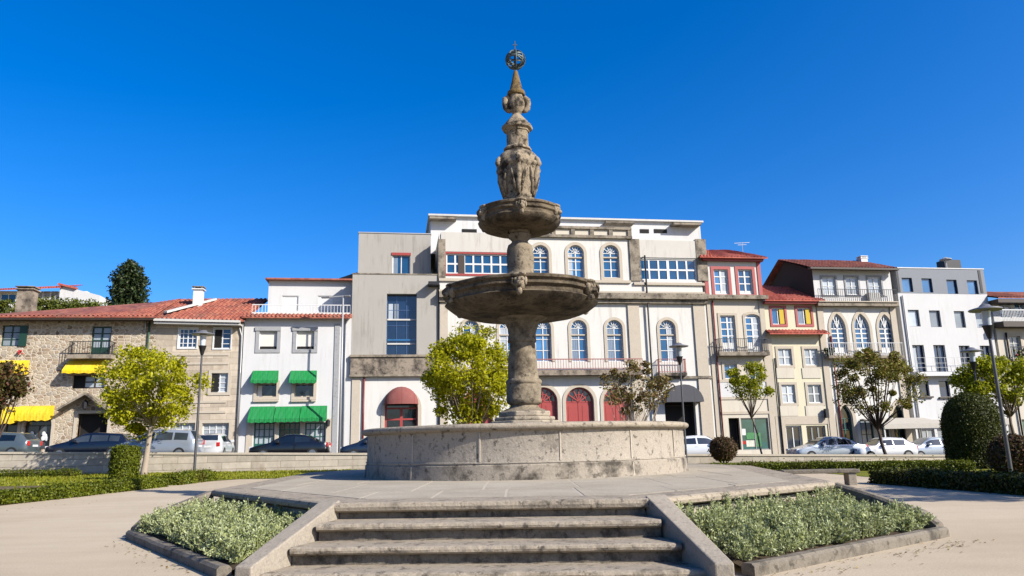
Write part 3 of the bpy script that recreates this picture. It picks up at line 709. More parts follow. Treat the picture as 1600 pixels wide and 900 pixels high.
        if nx == 2 and pane in ('sky_painted_glass', 'navy_glass') and kind != 'pointed' and name != 'door' and RW.random() < .5:
            q = RW.choice((.3, .45, .5)); e = RW.choice((0, 1)); xa, xb = (x0+.04, x0+q*(x1-x0)) if e else (x1-q*(x1-x0), x1-.04)
            cm = MB(); kk = 9; za_ = z0+.05; zb_ = (zs if kind != 'rect' else z1)-.05
            for i in range(kk): x = xa+(xb-xa)*i/(kk-1); cm.v += [(x, y0+dep-.012-.008*(i % 2), za_), (x, y0+dep-.012-.008*(i % 2), zb_)]
            for i in range(kk-1): cm.f.append((2*i, 2*i+2, 2*i+3, 2*i+1))
            cm.build('curtain', RW.choice(('curtain_cloth', 'curtain_cloth', 'curtain_dim')), w)
        if sur:
            r_ = MB(); A = shp(kind, x0-sw, x1+sw, z0-(sw if surz else 0), z1+sw*(1 if kind != 'pointed' else 1.6)); ringmesh(r_, A, P, y0-.05, y0+.01, not surz)
            r_.build('surround', sur, w)
        if sill:
            MB().box(x0-.18, x1+.18, y0-.16, y0+.05, z0-.14-(sw if sur and surz else 0), z0-.02-(sw if sur and surz else 0)).build('sill', sill, w)
        return w, (x0, x1, z0, z1)
    def box(s, name, mat, x0, x1, z0, z1, y0, y1, bevel=0, parent=None): return MB().box(x0, x1, y0, y1, z0, z1).build(name, mat, parent or s.root, bevel=bevel)
    def pbox(s, name, mat, px, proud=.1, back=.05, y0=0, bevel=0):
        x0, x1, z0, z1 = s.rect(*px, dep=y0); return s.box(name, mat, x0, x1, z0, z1, y0-proud, y0+back, bevel)
    def balcony(s, px_slab, pz_top, proud=.8, mat='cornice_stone', rail='iron', y0=0, step=.16, solid=False):
        x0, x1, z0, z1 = s.rect(*px_slab, dep=y0); zt = s.L((px_slab[0]+px_slab[2])/2, pz_top, y0)[1]
        b = s.box('balcony', mat, x0, x1, z0, z1, y0-proud, y0+.02)
        mb = MB(); y = y0-proud+.06; n = max(3, int((x1-x0)/step))
        for k in range(n+1):
            x = x0+.05+(x1-x0-.1)*k/n; mb.box(x-.012, x+.012, y-.012, y+.012, z1, zt)
        for zz in (z1+.08, zt): mb.box(x0+.02, x1-.02, y-.025, y+.025, zz-.02, zz+.02)
        for x in (x0+.05, x1-.05):
            mb.box(x-.02, x+.02, y, y0, zt-.02, zt+.02); mb.box(x-.02, x+.02, y, y0, z1+.06, z1+.1)
            for q in range(1, 5): yy = y+(y0-y)*q/5; mb.box(x-.012, x+.012, yy-.012, yy+.012, z1, zt)
        mb.build('railing', rail, b); return b
    def awning(s, px, mat, proud=.9, val=.22, y0=0, curved=False, parent=None, folds=8):
        x0, x1, z0, z1 = s.rect(*px, dep=y0); mb = MB(); K = 6; h = z1-z0-val
        prof = [(y0-proud*math.sin(math.pi/2*k/K) if curved else y0-proud*k/K, z1-(h*(1-math.cos(math.pi/2*k/K)) if curved else h*k/K)) for k in range(K+1)]
        prof.append((y0-proud-.005, z0)); nx = folds*2
        for k in range(nx+1):
            x = x0+(x1-x0)*k/nx
            for j, (y, z) in enumerate(prof): mb.v.append((x, y+(.012*math.sin(k*2.1+j) if 0 < j else 0), z+(.03*math.sin(k*1.57) if j == len(prof)-1 else -.02*abs(math.sin(math.pi*k/folds))*(0 < j))))
        m_ = len(prof)
        for k in range(nx):
            for j in range(m_-1): mb.f.append((k*m_+j, (k+1)*m_+j, (k+1)*m_+j+1, k*m_+j+1))
        for x in (x0, x1):
            o = len(mb.v); mb.v += [(x, y, z) for y, z in prof]+[(x, y0, z1-h-val*.3)]; mb.f.append(tuple(range(o, len(mb.v))))
        return mb.build('awning', mat, s.root)
    def pipe(s, pts, mat, r_=.06, y=-.1):
        q = [s.L(x, yy) for x, yy in pts]; MB().tube([(a, y, b) for a, b in q], r_, 8).build('drainpipe', mat, s.root, True)
    def vpipe(s, px, py, mat, zb=.1, r_=.06, y=-.1):
        a, b = s.L(px, py); MB().tube([(a, y, b), (a, y, zb)], r_, 8).build('drainpipe', mat, s.root, True)
def tile_roof(h, e0, e1, r0, r1, mat='red_tile', name='roof', th=.12, amp=.045):
    """corrugated tiled slope between the eave e0-e1 and the ridge r0-r1 (local points)"""
    e0, e1, r0, r1 = map(Vector, (e0, e1, r0, r1)); W = (e1-e0).length; Ls = max((r0-e0).length, (r1-e1).length)
    nx = max(8, int(W/.07)); ny = max(2, int(Ls/.42)); mb = MB()
    nn = (e1-e0).cross(((r0+r1)-(e0+e1))).normalized()
    if nn.z < 0: nn = -nn
    for j in range(ny+1):
        for stp in ((0,) if j in (0, ny) else (0, 1)):
            t = j/ny
            for i in range(nx+1):
                a = e0.lerp(e1, i/nx); b = r0.lerp(r1, i/nx); p = a.lerp(b, t)
                w = amp*math.sin(2*math.pi*(i/nx*W)/.28)+(.03 if stp else 0)+.03*noise.noise(p*1.1)
                mb.v.append(tuple(p+nn*w))
    nr_ = len(mb.v)//(nx+1)
    for j in range(nr_-1):
        for i in range(nx): a = j*(nx+1)+i; mb.f.append((a, a+1, a+nx+2, a+nx+1))
    o = len(mb.v); dv = Vector((0,0,-th)); mb.v += [tuple(p+dv) for p in (e0, e1, r1, r0)]; mb.f.append((o, o+1, o+2, o+3))
    mb.add([e0+dv, e1+dv, e1+Vector((0,0,-.02)), e0+Vector((0,0,-.02))], [(0,1,2,3)])
    return mb.build(name, mat, h.root, True, auto=60)
def chimney(h, parent, x, y, z0, z1, w, d, mat, capmat, flare=.06):
    mb = MB().box(x-w/2, x+w/2, y-d/2, y+d/2, z0, z1-.25)
    mb.box(x-w/2-flare, x+w/2+flare, y-d/2-flare, y+d/2+flare, z1-.25, z1-.17)
    for sx in (-1, 1):
        for sy in (-1, 1): mb.box(x+sx*(w/2-.05)-.05, x+sx*(w/2-.05)+.05, y+sy*(d/2-.05)-.05, y+sy*(d/2-.05)+.05, z1-.17, z1-.06)
    c = mb.build('chimney', mat, parent)
    MB().box(x-w/2-flare, x+w/2+flare, y-d/2-flare, y+d/2+flare, z1-.06, z1).build('cap', capmat, c)

# --- 1 rubble stone house at left
h = House('stone_house', 'rubble stone house with yellow awnings and green windows at the left edge', -75, 241, 9)
zE = h.L(120, 496)[1]; W = h.W; Zb = -.2
h.win((2,508,32,541), frame='green_paint', pane='pale_glass', nx=2, nz=3, sur=None, dep=.2)
x0, x1, z0, z1 = h.rect(31,509,43,541); h.box('shutter', 'green_paint', x0, x1, z0, z1, -.10, -.04)
h.win((-60,508,-28,541), frame='green_paint', pane='pale_glass', nx=2, nz=3, dep=.2)
w, q = h.win((142,510,173,556), frame='green_paint', pane='pale_glass', nx=2, nz=3, panel=.3, name='balcony_door', dep=.2, fw=.09, bar=.07)
h.balcony((113,556,180,562), 536, .8, 'cornice_stone', 'iron')
h.win((113,586,164,607), frame='dark_wood', pane='pale_glass', nx=3, nz=2, dep=.25, fw=.1, bar=.08)
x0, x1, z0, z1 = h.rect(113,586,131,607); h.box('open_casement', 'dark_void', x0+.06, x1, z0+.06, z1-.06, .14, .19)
h.win((-12,588,35,613), frame='green_paint', pane='dark_glass', nx=3, nz=2, dep=.25)
h.awning((106,563,166,585), 'yellow_canvas', .85, .2); h.awning((-18,563,45,588), 'yellow_canvas', .85, .2)
h.win((37,645,80,702), 'round', 'dark_wood', 'dark_glass', 2, 2, sur='trim_stone', sw=.18, dep=.3, surz=False)
h.win((-14,645,27,702), 'round', 'dark_wood', 'dark_glass', 2, 2, sur='trim_stone', sw=.18, dep=.3, surz=False)
for px in ((40,672,56,692), (60,672,77,692), (-10,672,6,692), (10,672,26,692)):
    x0, x1, z0, z1 = h.rect(*px); mb = MB()
    for k in range(5):
        c = Vector((x0+(x1-x0)*random.uniform(.25,.75), .2, z0+(z1-z0)*random.uniform(.25,.75))); mb.ell(c, .12, .03, .16, 8, 5)
    mb.build('lace_curtain', 'white_paint', h.root)
h.awning((33,634,84,658), 'yellow_canvas', .8, .3, curved=True); h.awning((-18,636,32,663), 'yellow_canvas', 1.0, .3)
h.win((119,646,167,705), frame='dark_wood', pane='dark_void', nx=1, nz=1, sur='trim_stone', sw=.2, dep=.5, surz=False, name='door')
# little gabled porch roof over the door
a, b, c = h.L(97,643), h.L(141,618), h.L(180,646); mb = MB()
for p, q in ((a, b), (b, c)):
    mb.hexa([(p[0], -.9, p[1]), (q[0], -.9, q[1]), (q[0], .02, q[1]), (p[0], .02, p[1])], [(p[0], -.9, p[1]+.14), (q[0], -.9, q[1]+.14), (q[0], .02, q[1]+.14), (p[0], .02, p[1]+.14)])
mb.build('porch_roof', 'cornice_stone', h.root)
a = h.L(138, 632); mb = MB().lathe([(.05,-.35),(.16,-.3),(.2,.1),(.08,.22),(.02,.3)], 8); mb.v = [(x+a[0], y-.5, z+a[1]) for x, y, z in mb.v]; mb.build('lantern', 'iron', h.root)
a = h.L(33, 551); mb = MB()
for k in range(9): mb.ell((a[0]+random.uniform(-.14,.14), -.18+random.uniform(-.08,.08), a[1]+random.uniform(-.12,.14)), .06, .06, .06, 6, 4)
mb.build('flower_pot', 'flower_red', h.root)
h.wall(0, W, Zb, zE, 'rubble_stone')
e0, e1 = (0, -1.0, h.L(-75,493,-1)[1]), (W+.15, -1.0, h.L(238,493.5,-1)[1])
ra, rb = h.L(-75,488,5), h.L(243,466.5,5)
rf = tile_roof(h, e0, e1, (0, 5, e0[2]+.28), (W+.1, 5, rb[1]))
MB().bar((0, -.6, e0[2]-.2), (W, -.6, e1[2]-.2), .7, .1).build('eave', 'dark_wood', h.root)
a = h.L(40, 488, 3); t = h.L(40, 449, 3); chimney(h, rf, a[0], 3, a[1]-.8, t[1], 1.0, .9, 'cornice_stone', 'cornice_stone', .12)
h.vpipe(235, 500, 'pipe_green'); h.vpipe(229, 498, 'zinc', h.L(229,520)[1], .04)

# --- 2 ashlar house with garage doors
h = House('ashlar_house', 'beige ashlar house with white sash windows beside the rubble house', 241, 376, 9)
zE = h.L(310, 500)[1]; W = h.W
h.win((279,513,308,544), nx=4, nz=4, sur='white_paint', sw=.06, pane='navy_glass', dep=.1, fw=.1)
h.win((334,513,361,545), nx=2, nz=4, sur='white_paint', sw=.06, pane='navy_glass', dep=.1, fw=.08)
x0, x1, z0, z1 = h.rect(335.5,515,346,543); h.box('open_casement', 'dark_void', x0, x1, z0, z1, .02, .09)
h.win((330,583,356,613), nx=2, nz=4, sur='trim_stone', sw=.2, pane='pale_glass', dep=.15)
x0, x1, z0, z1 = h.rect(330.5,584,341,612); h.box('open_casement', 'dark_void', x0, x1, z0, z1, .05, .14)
h.win((262,661,304,704), nx=4, nz=2, pane='pale_glass', name='garage_door', panel=.55, sur='trim_stone', sw=.2, surz=False, dep=.2)
h.win((315,661,357,704), nx=4, nz=2, pane='pale_glass', name='garage_door', panel=.55, sur='trim_stone', sw=.2, surz=False, dep=.2)
h.wall(0, W, -.2, zE, 'ashlar_beige')
for y in (554, 568, 628, 644): z = h.L(310, y)[1]; h.box('string_course', 'trim_stone', W*.15, W*.86, z-.08, z+.08, -.05, .02)
e0, e1 = (-.1, -.7, h.L(245,497,-.7)[1]), (W+.2, -.7, h.L(383,500,-.7)[1]); ra, rb = h.L(243,466.5,5), h.L(402,466,5)
rf = tile_roof(h, e0, e1, (-.1, 5, ra[1]), (W+.9, 5, rb[1]))
MB().bar((0, -.75, e0[2]-.12), (W, -.75, e1[2]-.12), .16, .16).build('gutter', 'off_white', h.root)
MB().bar((0, -.4, e0[2]-.3), (W, -.4, e1[2]-.3), .6, .12).build('eave', 'off_white', h.root)
p, q = h.L(258,491,0), h.L(336,470,4.4); MB().bar((p[0], 0, p[1]+.15), (q[0], 4.4, q[1]+.12), .3, .14).build('valley_mortar', 'off_white', rf)
a, t = h.L(309,482,3), h.L(309,448.5,3); chimney(h, rf, a[0], 3, a[1]-.5, t[1], .62, .6, 'white_paint', 'cornice_stone', .1)
h.pipe([(372,502), (378,525), (371,706)], 'zinc', .05)

# --- 3 white house with green awnings
h = House('white_house', 'white three-storey house with green awnings and a set-back attic', 379, 548, 9)
zE = h.L(460, 497)[1]; W = h.W
for px in ((405,518,433,546), (463,518,491,546)):
    h.win(px, nx=1, nz=1, pane='blind', frame='white_paint', sur='grey_trim', sw=.24, dep=.16, fw=.05)
    x0, x1, z0, z1 = h.rect(px[0]+1, 541, px[2]-1, 545); h.box('shutter_gap', 'dark_void', x0, x1, z0, z1, .09, .12)
    x0, x1, z0, z1 = h.rect(px[0]-6, 511, px[2]+6, 517); h.box('shutter_box', 'grey_trim', x0, x1, z0, z1, -.1, .02)
for px in ((401,599,432,620), (460,599,490,620)):
    h.win(px, nx=1, nz=1, pane='dark_glass', frame='trim_stone', sur='trim_stone', sw=.2, sill='trim_stone', dep=.25)
x0, x1, z0, z1 = h.rect(402,602,409,620); h.box('curtain', 'pale_glass' if 0 else 'blind', x0, x1, z0, z1, .14, .2)
h.awning((395,579,435,600), 'green_canvas', .75, .22); h.awning((454,579,495,600), 'green_canvas', .75, .22)
for px, p in (((396,660,428,706), 'pale_glass'), ((435,660,468,706), 'dark_glass'), ((476,660,508,706), 'pale_glass')):
    h.win(px, nx=4, nz=3, frame='teal_paint', pane=p, name='door', dep=.2, panel=.28, fw=.09)
for px in ((391,635,430,661), (431,635,470,660), (471,634,511,659)): h.awning(px, 'green_canvas', .9, .25)
h.wall(0, W, -.2, zE, 'white_stucco')
z = h.L(450,655)[1]; 
for a, b in ((384,394), (429,434), (469,475), (509,517)): x0 = h.L(a, 690)[0]; x1 = h.L(b, 690)[0]; h.box('pilaster', 'trim_stone', x0, x1, -.1, z, -.05, .02)
x0 = h.L(521,600)[0]; h.box('pilaster', 'grey_trim', x0, x0+.35, -.1, zE-.4, -.06, .02)
tile_roof(h, (-.1, -.55, zE+.02), (W+.05, -.55, zE+.02), (-.1, .0, zE+.32), (W+.05, 0, zE+.32), 'red_tile', 'eave_tiles')
x0, x1, z0, z1 = h.rect(393,488,547,496, 0); h.box('parapet', 'warm_white', x0, x1, zE-.1, z1, .02, .25)
mb = MB(); zt = h.L(470, 476)[1]
for k in range(31): x = x0+(x1-x0)*k/30; mb.box(x-.015, x+.015, .1, .13, z1, zt)
mb.box(x0, x1, .09, .14, zt-.03, zt+.03); mb.build('terrace_railing', 'white_paint', h.root)
for px in ((440,462,466,486), (496,462,522,486)): h.win(px, nx=1, nz=1, pane='white_paint', frame='off_white', y0=2.2, dep=.08, fw=.05, name='shutter_window')
x0, x1, z0, z1 = h.rect(419,439,552,490, 2.2); h.wall(x0, W, zE-.1, z1, 'white_stucco', 2.2, 'attic_wall', 6)
mb = MB().box(x0-.2, W, 1.75, 8, z1, z1+.12); mb.build('attic_roof', 'red_tile', h.root)
p, q, r_ = h.L(478,436,6), h.L(548,425,6), h.L(548,437,6); MB().hexa([(p[0],6,z1+.1),(W,6,z1+.1),(W,9,z1+.1),(p[0],9,z1+.1)], [(p[0]+.3,6,z1+.25),(W,6,q[1]),(W,9,q[1]),(p[0]+.3,9,z1+.25)]).build('rear_roof', 'cornice_stone', h.root)
a = h.L(541, 500); h.vpipe(541, 500, 'zinc', .1, .05); h.vpipe(380, 505, 'zinc', .1, .05)
a = h.L(513,660); mb = MB().lathe([(.03,-.3),(.12,-.25),(.15,.1),(.05,.2)], 8); mb.v = [(x+a[0], y-.25, z+a[1]) for x, y, z in mb.v]; mb.build('lantern', 'iron', h.root)

# --- 4 grey concrete building
h = House('concrete_building', 'grey concrete building with one tall recessed window above an arched door', 548, 686, 12, cat='building')
W = h.W; zl = h.L(610,586)[1]; zm = h.L(610,558)[1]; zt = h.L(618,429)[1]
h.win((604,459,651,557), frame='navy_glass', pane='navy_glass', nx=3, nz=4, dep=.5, fw=.05)
for y, m_ in ((498, 'off_white'), (530, 'sky_painted_glass'), (536, 'off_white')): x0, x1, z0, z1 = h.rect(605,y-1.2,650,y+1.2); h.box('transom', m_, x0, x1, z0, z1, .4, .47)
for px in ((607,473,614,497), (616,473,623,497)): x0, x1, z0, z1 = h.rect(*px); h.box('curtain', 'pale_glass', x0, x1, z0, z1, .46, .49)
h.wall(0, W, zm, zt, 'concrete', reveal=.55)
h.box('ledge', 'band_stone', 0, W, zl, zm, -.25, .3); h.box('ledge_lip', 'cornice_stone', -.05, W, zm-.02, zm+.14, -.36, .02); h.box('ledge_lip', 'cornice_stone', -.05, W, zl-.12, zl+.02, -.32, .02)
h.win((601,612,653,705), 'round', 'red_door', 'dark_glass', 2, 2, sur='trim_stone', sw=.25, dep=.3, surz=False, panel=.35, fw=.14, bar=.12, name='door')
h.wall(0, W, -.2, zl, 'warm_white')
x0, x1, z0, z1 = h.rect(549,586,562,700); h.box('pilaster', 'trim_stone', x0, x1, -.1, zl-.13, -.08, .03)
x0, x1, z0, z1 = h.rect(600,604,654,632); cx, rr = (x0+x1)/2, (x1-x0)/2; mb = MB(); K = 12       # quarter-dome awning
for j in range(7):
    t = math.pi/2*j/6
    for k in range(K+1):
        a = math.pi*k/K; mb.v.append((cx+rr*math.cos(a)*math.cos(t*.0)*(1 if j < 6 else 1), -rr*1.0*math.sin(a)*math.sin(t) if 0 else -.9*math.sin(t)*(math.sin(a)**.6 if a not in (0, math.pi) else 0), z0+(z1-z0)*math.sin(a)*math.cos(t)))
for j in range(6):
    for k in range(K): a = j*(K+1)+k; mb.f.append((a, a+1, a+K+2, a+K+1))
mb.build('awning', 'red_canvas', h.root, True)
h.win((613,398,641,429), nx=2, nz=1, y0=1.5, fw=.08, dep=.15, sill=None)
x0, x1, z0, z1 = h.rect(612,395,642,399,1.5); h.box('lintel', 'red_paint', x0, x1, z0, z1, 1.44, 1.52)
x0, x1, z0, z1 = h.rect(560,365,673,430,1.5); h.wall(x0, x1, zt-.02, z1, 'concrete', 1.5, 'upper_wall', 9); h.box('parapet_cap', 'zinc', x0-.04, x1+.04, z1, z1+.07, 1.45, 10.6)
h.box('parapet_cap', 'cornice_stone', -.03, W, zt, zt+.08, -.04, 1.4)
h.vpipe(569, 590, 'pipe_red'); h.vpipe(686, 445, 'iron')
a = h.L(675, 446); h.box('wall_lamp', 'iron', a[0]-.3, a[0]+.5, a[1]-.12, a[1]+.12, -.9, .02)

# --- 5 long arched mansion
h = House('arched_mansion', 'long white mansion with arched windows and red doors behind the fountain', 686, 1110, 13, cat='building')
W = h.W; zc = h.L(900,458)[1]; zt = h.L(900,371)[1]; zf = h.L(960,583)[1]
for x in (736, 793, 849, 905, 961, 1044):
    h.win((x-12.5,500,x+12.5,565), 'round', nx=2, nz=3, sur='trim_stone', sw=.22, fan=True, fw=.07, bar=.05, surz=False, panel=.0, dep=.2)
    x0, x1, z0, z1 = h.rect(x-12.5,500,x+12.5,565); h.box('door_panel', 'off_white', x0, x1, zf, z0-.002, .08, .25)
    x0, x1, z0, z1 = h.rect(x-12,522,x+12,524); h.box('transom', 'trim_stone', x0, x1, z0, z1, .08, .22)
for x in (845, 900, 955):
    h.win((x-12.5,383,x+12.5,434), 'round', nx=2, nz=3, sur='trim_stone', sw=.24, fan=True, fw=.07, bar=.055, dep=.2)
    x0, x1, z0, z1 = h.rect(x-12,401,x+12,403); h.box('transom', 'trim_stone', x0, x1, z0, z1, .08, .22)
w_, q = h.win((697,397,796,428), nx=7, nz=2, fw=.1, bar=.13, dep=.12, sur='red_paint', sw=.16)
x0, x1, z0, z1 = h.rect(716,399,726,428); h.box('open_casement', 'dark_wood', x0, x1, z0, z1, .04, .1)
h.win((1000,405,1088,438), nx=6, nz=2, fw=.1, bar=.13, dep=.12)
x0, x1, z0, z1 = h.rect(1089,404,1096,440); h.box('red_panel', 'pale_red', x0, x1, z0, z1, -.03, .02)
for x in (748, 850, 907, 966):
    h.win((x-22,605,x+22,706), 'round', 'red_door', 'dark_glass', 2, 1, sur='trim_stone', sw=.25, fan=True, dep=.3, surz=False, panel=1, fw=.12, bar=.1, name='door')
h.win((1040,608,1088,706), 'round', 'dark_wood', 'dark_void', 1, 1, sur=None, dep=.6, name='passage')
zx = h.L(1060, 706)[1]
h.wall(0, W, -.3, zc, 'warm_white', reveal=.35)
h.wall(0, W-.2, zc+.001, zt, 'warm_white', 0.01 if 0 else 0, 'upper_wall')
for nm, a, b, y0_, y1_ in (('parapet', 689, 800, 364, 394), ('parapet', 990, 1096, 376, 403)):
    x0, x1, z0, z1 = h.rect(a, y0_, b, y1_); h.box(nm, 'pale_concrete', x0, x1, z0, z1, -.07, .5)
x0, x1, z0, z1 = h.rect(801,354,986,372); bal = h.box('balustrade', 'cornice_stone', x0, x1, z0, z0+.22, -.22, .3)
h.box('rail', 'cornice_stone', x0, x1, z1-.2, z1, -.16, .3, parent=bal)
k = int((x1-x0)/1.4)
for i in range(k+1): x = x0+(x1-x0-.3)*i/k; h.box('post', 'cornice_stone', x, x+.3, z0+.22, z1-.2, -.12, .28, parent=bal)
h.box('infill', 'cream_stucco', x0, x1, z0+.22, z1-.2, .0, .22, parent=bal)
for a, b, y0_, y1_, pr, m_ in ((686, 1110, 459, 468, .55, 'cornice_stone'), (686, 1110, 468, 474, .3, 'cornice_stone'), (686, 985, 437, 441, .15, 'trim_stone'), (990, 1100, 442, 446, .15, 'trim_stone'), (686, 1100, 455, 459, .2, 'trim_stone')):
    x0, x1, z0, z1 = h.rect(a, y0_, b, y1_); h.box('cornice', m_, 0 if a == 686 else x0, W if b == 1110 else x1, z0, z1, -pr, .03)
for a, b in ((986, 1004), (1090, 1108), (687, 700)):
    x0, x1, z0, z1 = h.rect(a, 475, b, 700); h.box('pilaster', 'trim_stone', x0, x1, -.1, z1-.02, -.12, .02)
    x0, x1, z0, z1 = h.rect(a-2, 374, b-4, 441); h.box('pilaster', 'cornice_stone', x0, x1, z0+.1, z1, -.11, .02)
x0, x1, z0, z1 = h.rect(690,580,1000,588); b_ = h.box('balcony', 'band_stone', x0, x1, z0, z1, -.8, .02)
mb = MB(); zr = h.L(900, 563)[1]; k = int((x1-x0)/.2)
for i in range(k+1): x = x0+(x1-x0)*i/k; mb.box(x-.014, x+.014, -.76, -.73, z1, zr)
mb.box(x0, x1, -.78, -.71, zr-.03, zr+.04); mb.box(x0, x1, -.77, -.72, z1+.1, z1+.14); mb.build('railing', 'pale_red', b_)
h.balcony((1027,583,1070,588), 562, .5, 'band_stone', 'pale_red', step=.2)
x0, x1, z0, z1 = h.rect(1000,588,1116,592); h.box('string_course', 'cornice_stone', x0, W, z0, z1, -.18, .02)
mb = MB(); x0, x1, z0, z1 = h.rect(1034,602,1092,629); cx, rr = (x0+x1)/2, (x1-x0)/2        # hooped awning over the passage
for j in range(2):
    for k in range(13): a = math.pi*k/12; mb.v.append((cx+rr*math.cos(a), -.9*j, z0+(z1-z0)*math.sin(a)))
for k in range(12): mb.f.append((k, k+1, k+14, k+13))
mb.f.append(tuple(range(13, 26))); mb.build('awning', 'grey_canvas', h.root)
h.vpipe(1006, 400, 'iron', .1, .07, -.2); h.vpipe(1112, 470, 'pipe_red', .1, .06, -.15)
x0, x1, z0, z1 = h.rect(673,337,1094,372,4.5); z1 -= .22
h.wall(x0, x1, zt-.3, z1-.15, 'white_stucco', 4.5, 'penthouse_wall', 7)
h.box('penthouse_roof', 'off_white', x0-.2, x1+.2, z1-.15, z1, 4.2, 11.6)
for a, b in ((671, 713), (1050, 1093), (945, 990)):
    q0 = h.L(a, 345, 4)[0]; q1 = h.L(b, 345, 4)[0]; h.box('roof_lip', 'cornice_stone', q0, q1, z1-.55, z1-.38, 3.7, 4.6)
for a, b in ((722, 745), (1000, 1014), (1022, 1042)): q0, q1, q2, q3 = h.rect(a, 360, b, 366, 4.5); h.box('vent_slot', 'dark_void', q0, q1, q2+.1, q3+.1, 4.46, 4.52)
h.win((694,605,722,706), 'round', 'red_door', 'dark_glass', 2, 1, dep=.3) if 0 else None

# --- 6 red trimmed house
h = House('red_trim_house', 'narrow white house with red window frames and red hipped roof', 1112, 1203, 9, yref=580)
W = h.W; zc = h.L(1150,463)[1]; zt = h.L(1150,405)[1]
for px in ((1116,421,1138,460), (1154,421,1176,460)): h.win(px, nx=2, nz=3, frame='white_paint', sur='red_paint', sw=.24, dep=.15, panel=.15, pane='pale_glass' if 0 else 'sky_painted_glass', fw=.1, bar=.08)
for px, kd in (((1127,493,1150,551), 'rect'), ((1166,491,1189,551), 'seg')): h.win(px, kd, nx=2, nz=4, sur='trim_stone', sw=.2, dep=.15, panel=.27, surz=False, name='balcony_door', fw=.1, bar=.08)
h.balcony((1118,551,1196,557), 531, .7, 'cornice_stone', 'iron')
for px in ((1132,569,1152,592), (1171,569,1191,592)): h.win(px, nx=2, nz=2, sur='trim_stone', sw=.2, dep=.15)
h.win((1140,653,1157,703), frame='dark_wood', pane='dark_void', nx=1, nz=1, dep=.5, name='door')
w_, q = h.win((1159,653,1202,703), frame='grey_metal', pane='teal_glass', nx=2, nz=1, dep=.12, name='shop_window')
for px, m_ in (((1167,676,1180,686), 'poster_green'), ((1167,688,1180,698), 'poster_pale'), ((1160,670,1166,680), 'white_paint'), ((1160,689,1166,694), 'tail_red'), ((1182,676,1190,698), 'poster_green')):
    x0, x1, z0, z1 = h.rect(*px); h.box('poster', m_, x0, x1, z0, z1, .09, .115, parent=w_)
h.wall(0, W, -.3, zc, 'cream_stucco'); h.wall(0, W, zc+.001, zt, 'warm_white', 0, 'upper_wall')
x0, x1, z0, z1 = h.rect(1127,470,1190,650)
for y in (595, 622, 645): z = h.L(1160, y)[1]; h.box('string_course', 'trim_stone', .02, W-.02, z-.1, z+.1, -.06, .02)
h.box('wall_panel', 'white_stucco', .5, W-.5, h.L(1160,620)[1], h.L(1160,597)[1], -.03, .02)
h.box('cornice', 'cornice_stone', -.1, W+.2, zc-.28, zc+.02, -.5, .05)
for x in (.0, W-.3): h.box('corner_strip', 'red_paint', x, x+.3, zc+.03, zt-.2, -.06, .02)
for x in (.0, W-.42): h.box('corner_pilaster', 'trim_stone', x, x+.42, -.1, zc-.29, -.07, .02)
h.box('eave', 'red_paint', -.15, W+.15, zt-.22, zt, -.35, .3)
rp = h.L(1170, 391.5, 3)[1]
rf = tile_roof(h, (-.5,-.6,zt+.05), (W+.4,-.6,zt+.05), (W*.35,3,rp), (W*.75,3,rp), 'bright_tile')
MB().add([(W+.4,-.6,zt+.03),(W+.4,9.4,zt+.03),(W*.75,3,rp),(W*.75,6,rp)], [(0,1,3,2)]).build('roof_side', 'bright_tile', h.root)
MB().add([(-.5,-.6,zt+.03),(-.5,9.4,zt+.03),(W*.35,3,rp),(W*.35,6,rp)], [(0,1,3,2)]).build('roof_side', 'bright_tile', h.root)
MB().add([(W+.4,9.4,zt+.03),(-.5,9.4,zt+.03),(W*.35,6,rp),(W*.75,6,rp)], [(0,1,2,3)]).build('roof_back', 'bright_tile', h.root)
h.vpipe(1209, 560, 'iron', .1, .06, -.12)
a = h.L(1160, 388, 4); MB().tube([(a[0],4,rp-.3),(a[0],4,rp+1.0)], .025, 6).bar((a[0]-.7,4,rp+.9),(a[0]+.7,4,rp+1.0),.03).bar((a[0]-.4,4,rp+.75),(a[0]+.4,4,rp+.8),.03).build('aerial', 'zinc', h.root)

# --- 7 yellow house
h = House('yellow_house', 'pale yellow house with red tile ledge between red-trimmed house and gothic house', 1203, 1293, 8, yref=580)
W = h.W; zc = h.L(1245,521)[1]; zt = h.L(1240,470)[1]
for px in ((1206,481,1226,507), (1246,481,1267,507)):
    h.win(px, nx=2, nz=1, sur='red_paint', sw=.18, dep=.12, pane='sky_painted_glass')
    x0, x1, z0, z1 = h.rect(px[2]-8, 483, px[2]-1, 506); h.box('shutter', 'strong_yellow', x0, x1, z0, z1, .0, .06)
for y0_, y1_, dx in ((545, 571, 0), (601, 630, 5.5)):
    for a in (1216, 1257):
        px = (a+dx, y0_, a+21+dx, y1_); h.win(px, nx=2, nz=2, sur='trim_stone', sw=.2, dep=.12, pane='pale_glass', fw=.09, bar=.08)
        x0, x1, z0, z1 = h.rect(a+dx-2, y1_+4, a+23+dx, y1_+20); h.box('apron_panel', 'cream_stucco', x0-.1, x1+.1, z0, z1, -.05, .02)
h.win((1229,665,1254,705), frame='white_paint', pane='dark_glass', nx=2, nz=1, dep=.2, name='door', fw=.12)
h.win((1261,665,1291,698), frame='pale_glass', pane='dark_glass', nx=3, nz=1, dep=.2, fw=.12, bar=.12)
h.wall(0, W, -.3, zc, 'yellow_stucco'); h.wall(0, W, zc+.001, zt, 'yellow_stucco', 0, 'upper_wall')
z = h.L(1255,650)[1]; h.box('shop_surround', 'trim_stone', .05, h.rect(1229,665,1254,705)[0]-.02, -.1, z, -.05, .02)
h.box('shop_lintel', 'trim_stone', .05, W-.1, h.rect(1229,664,1254,705)[3]+.03, z, -.051, .02)
for y in (578, 640): pass
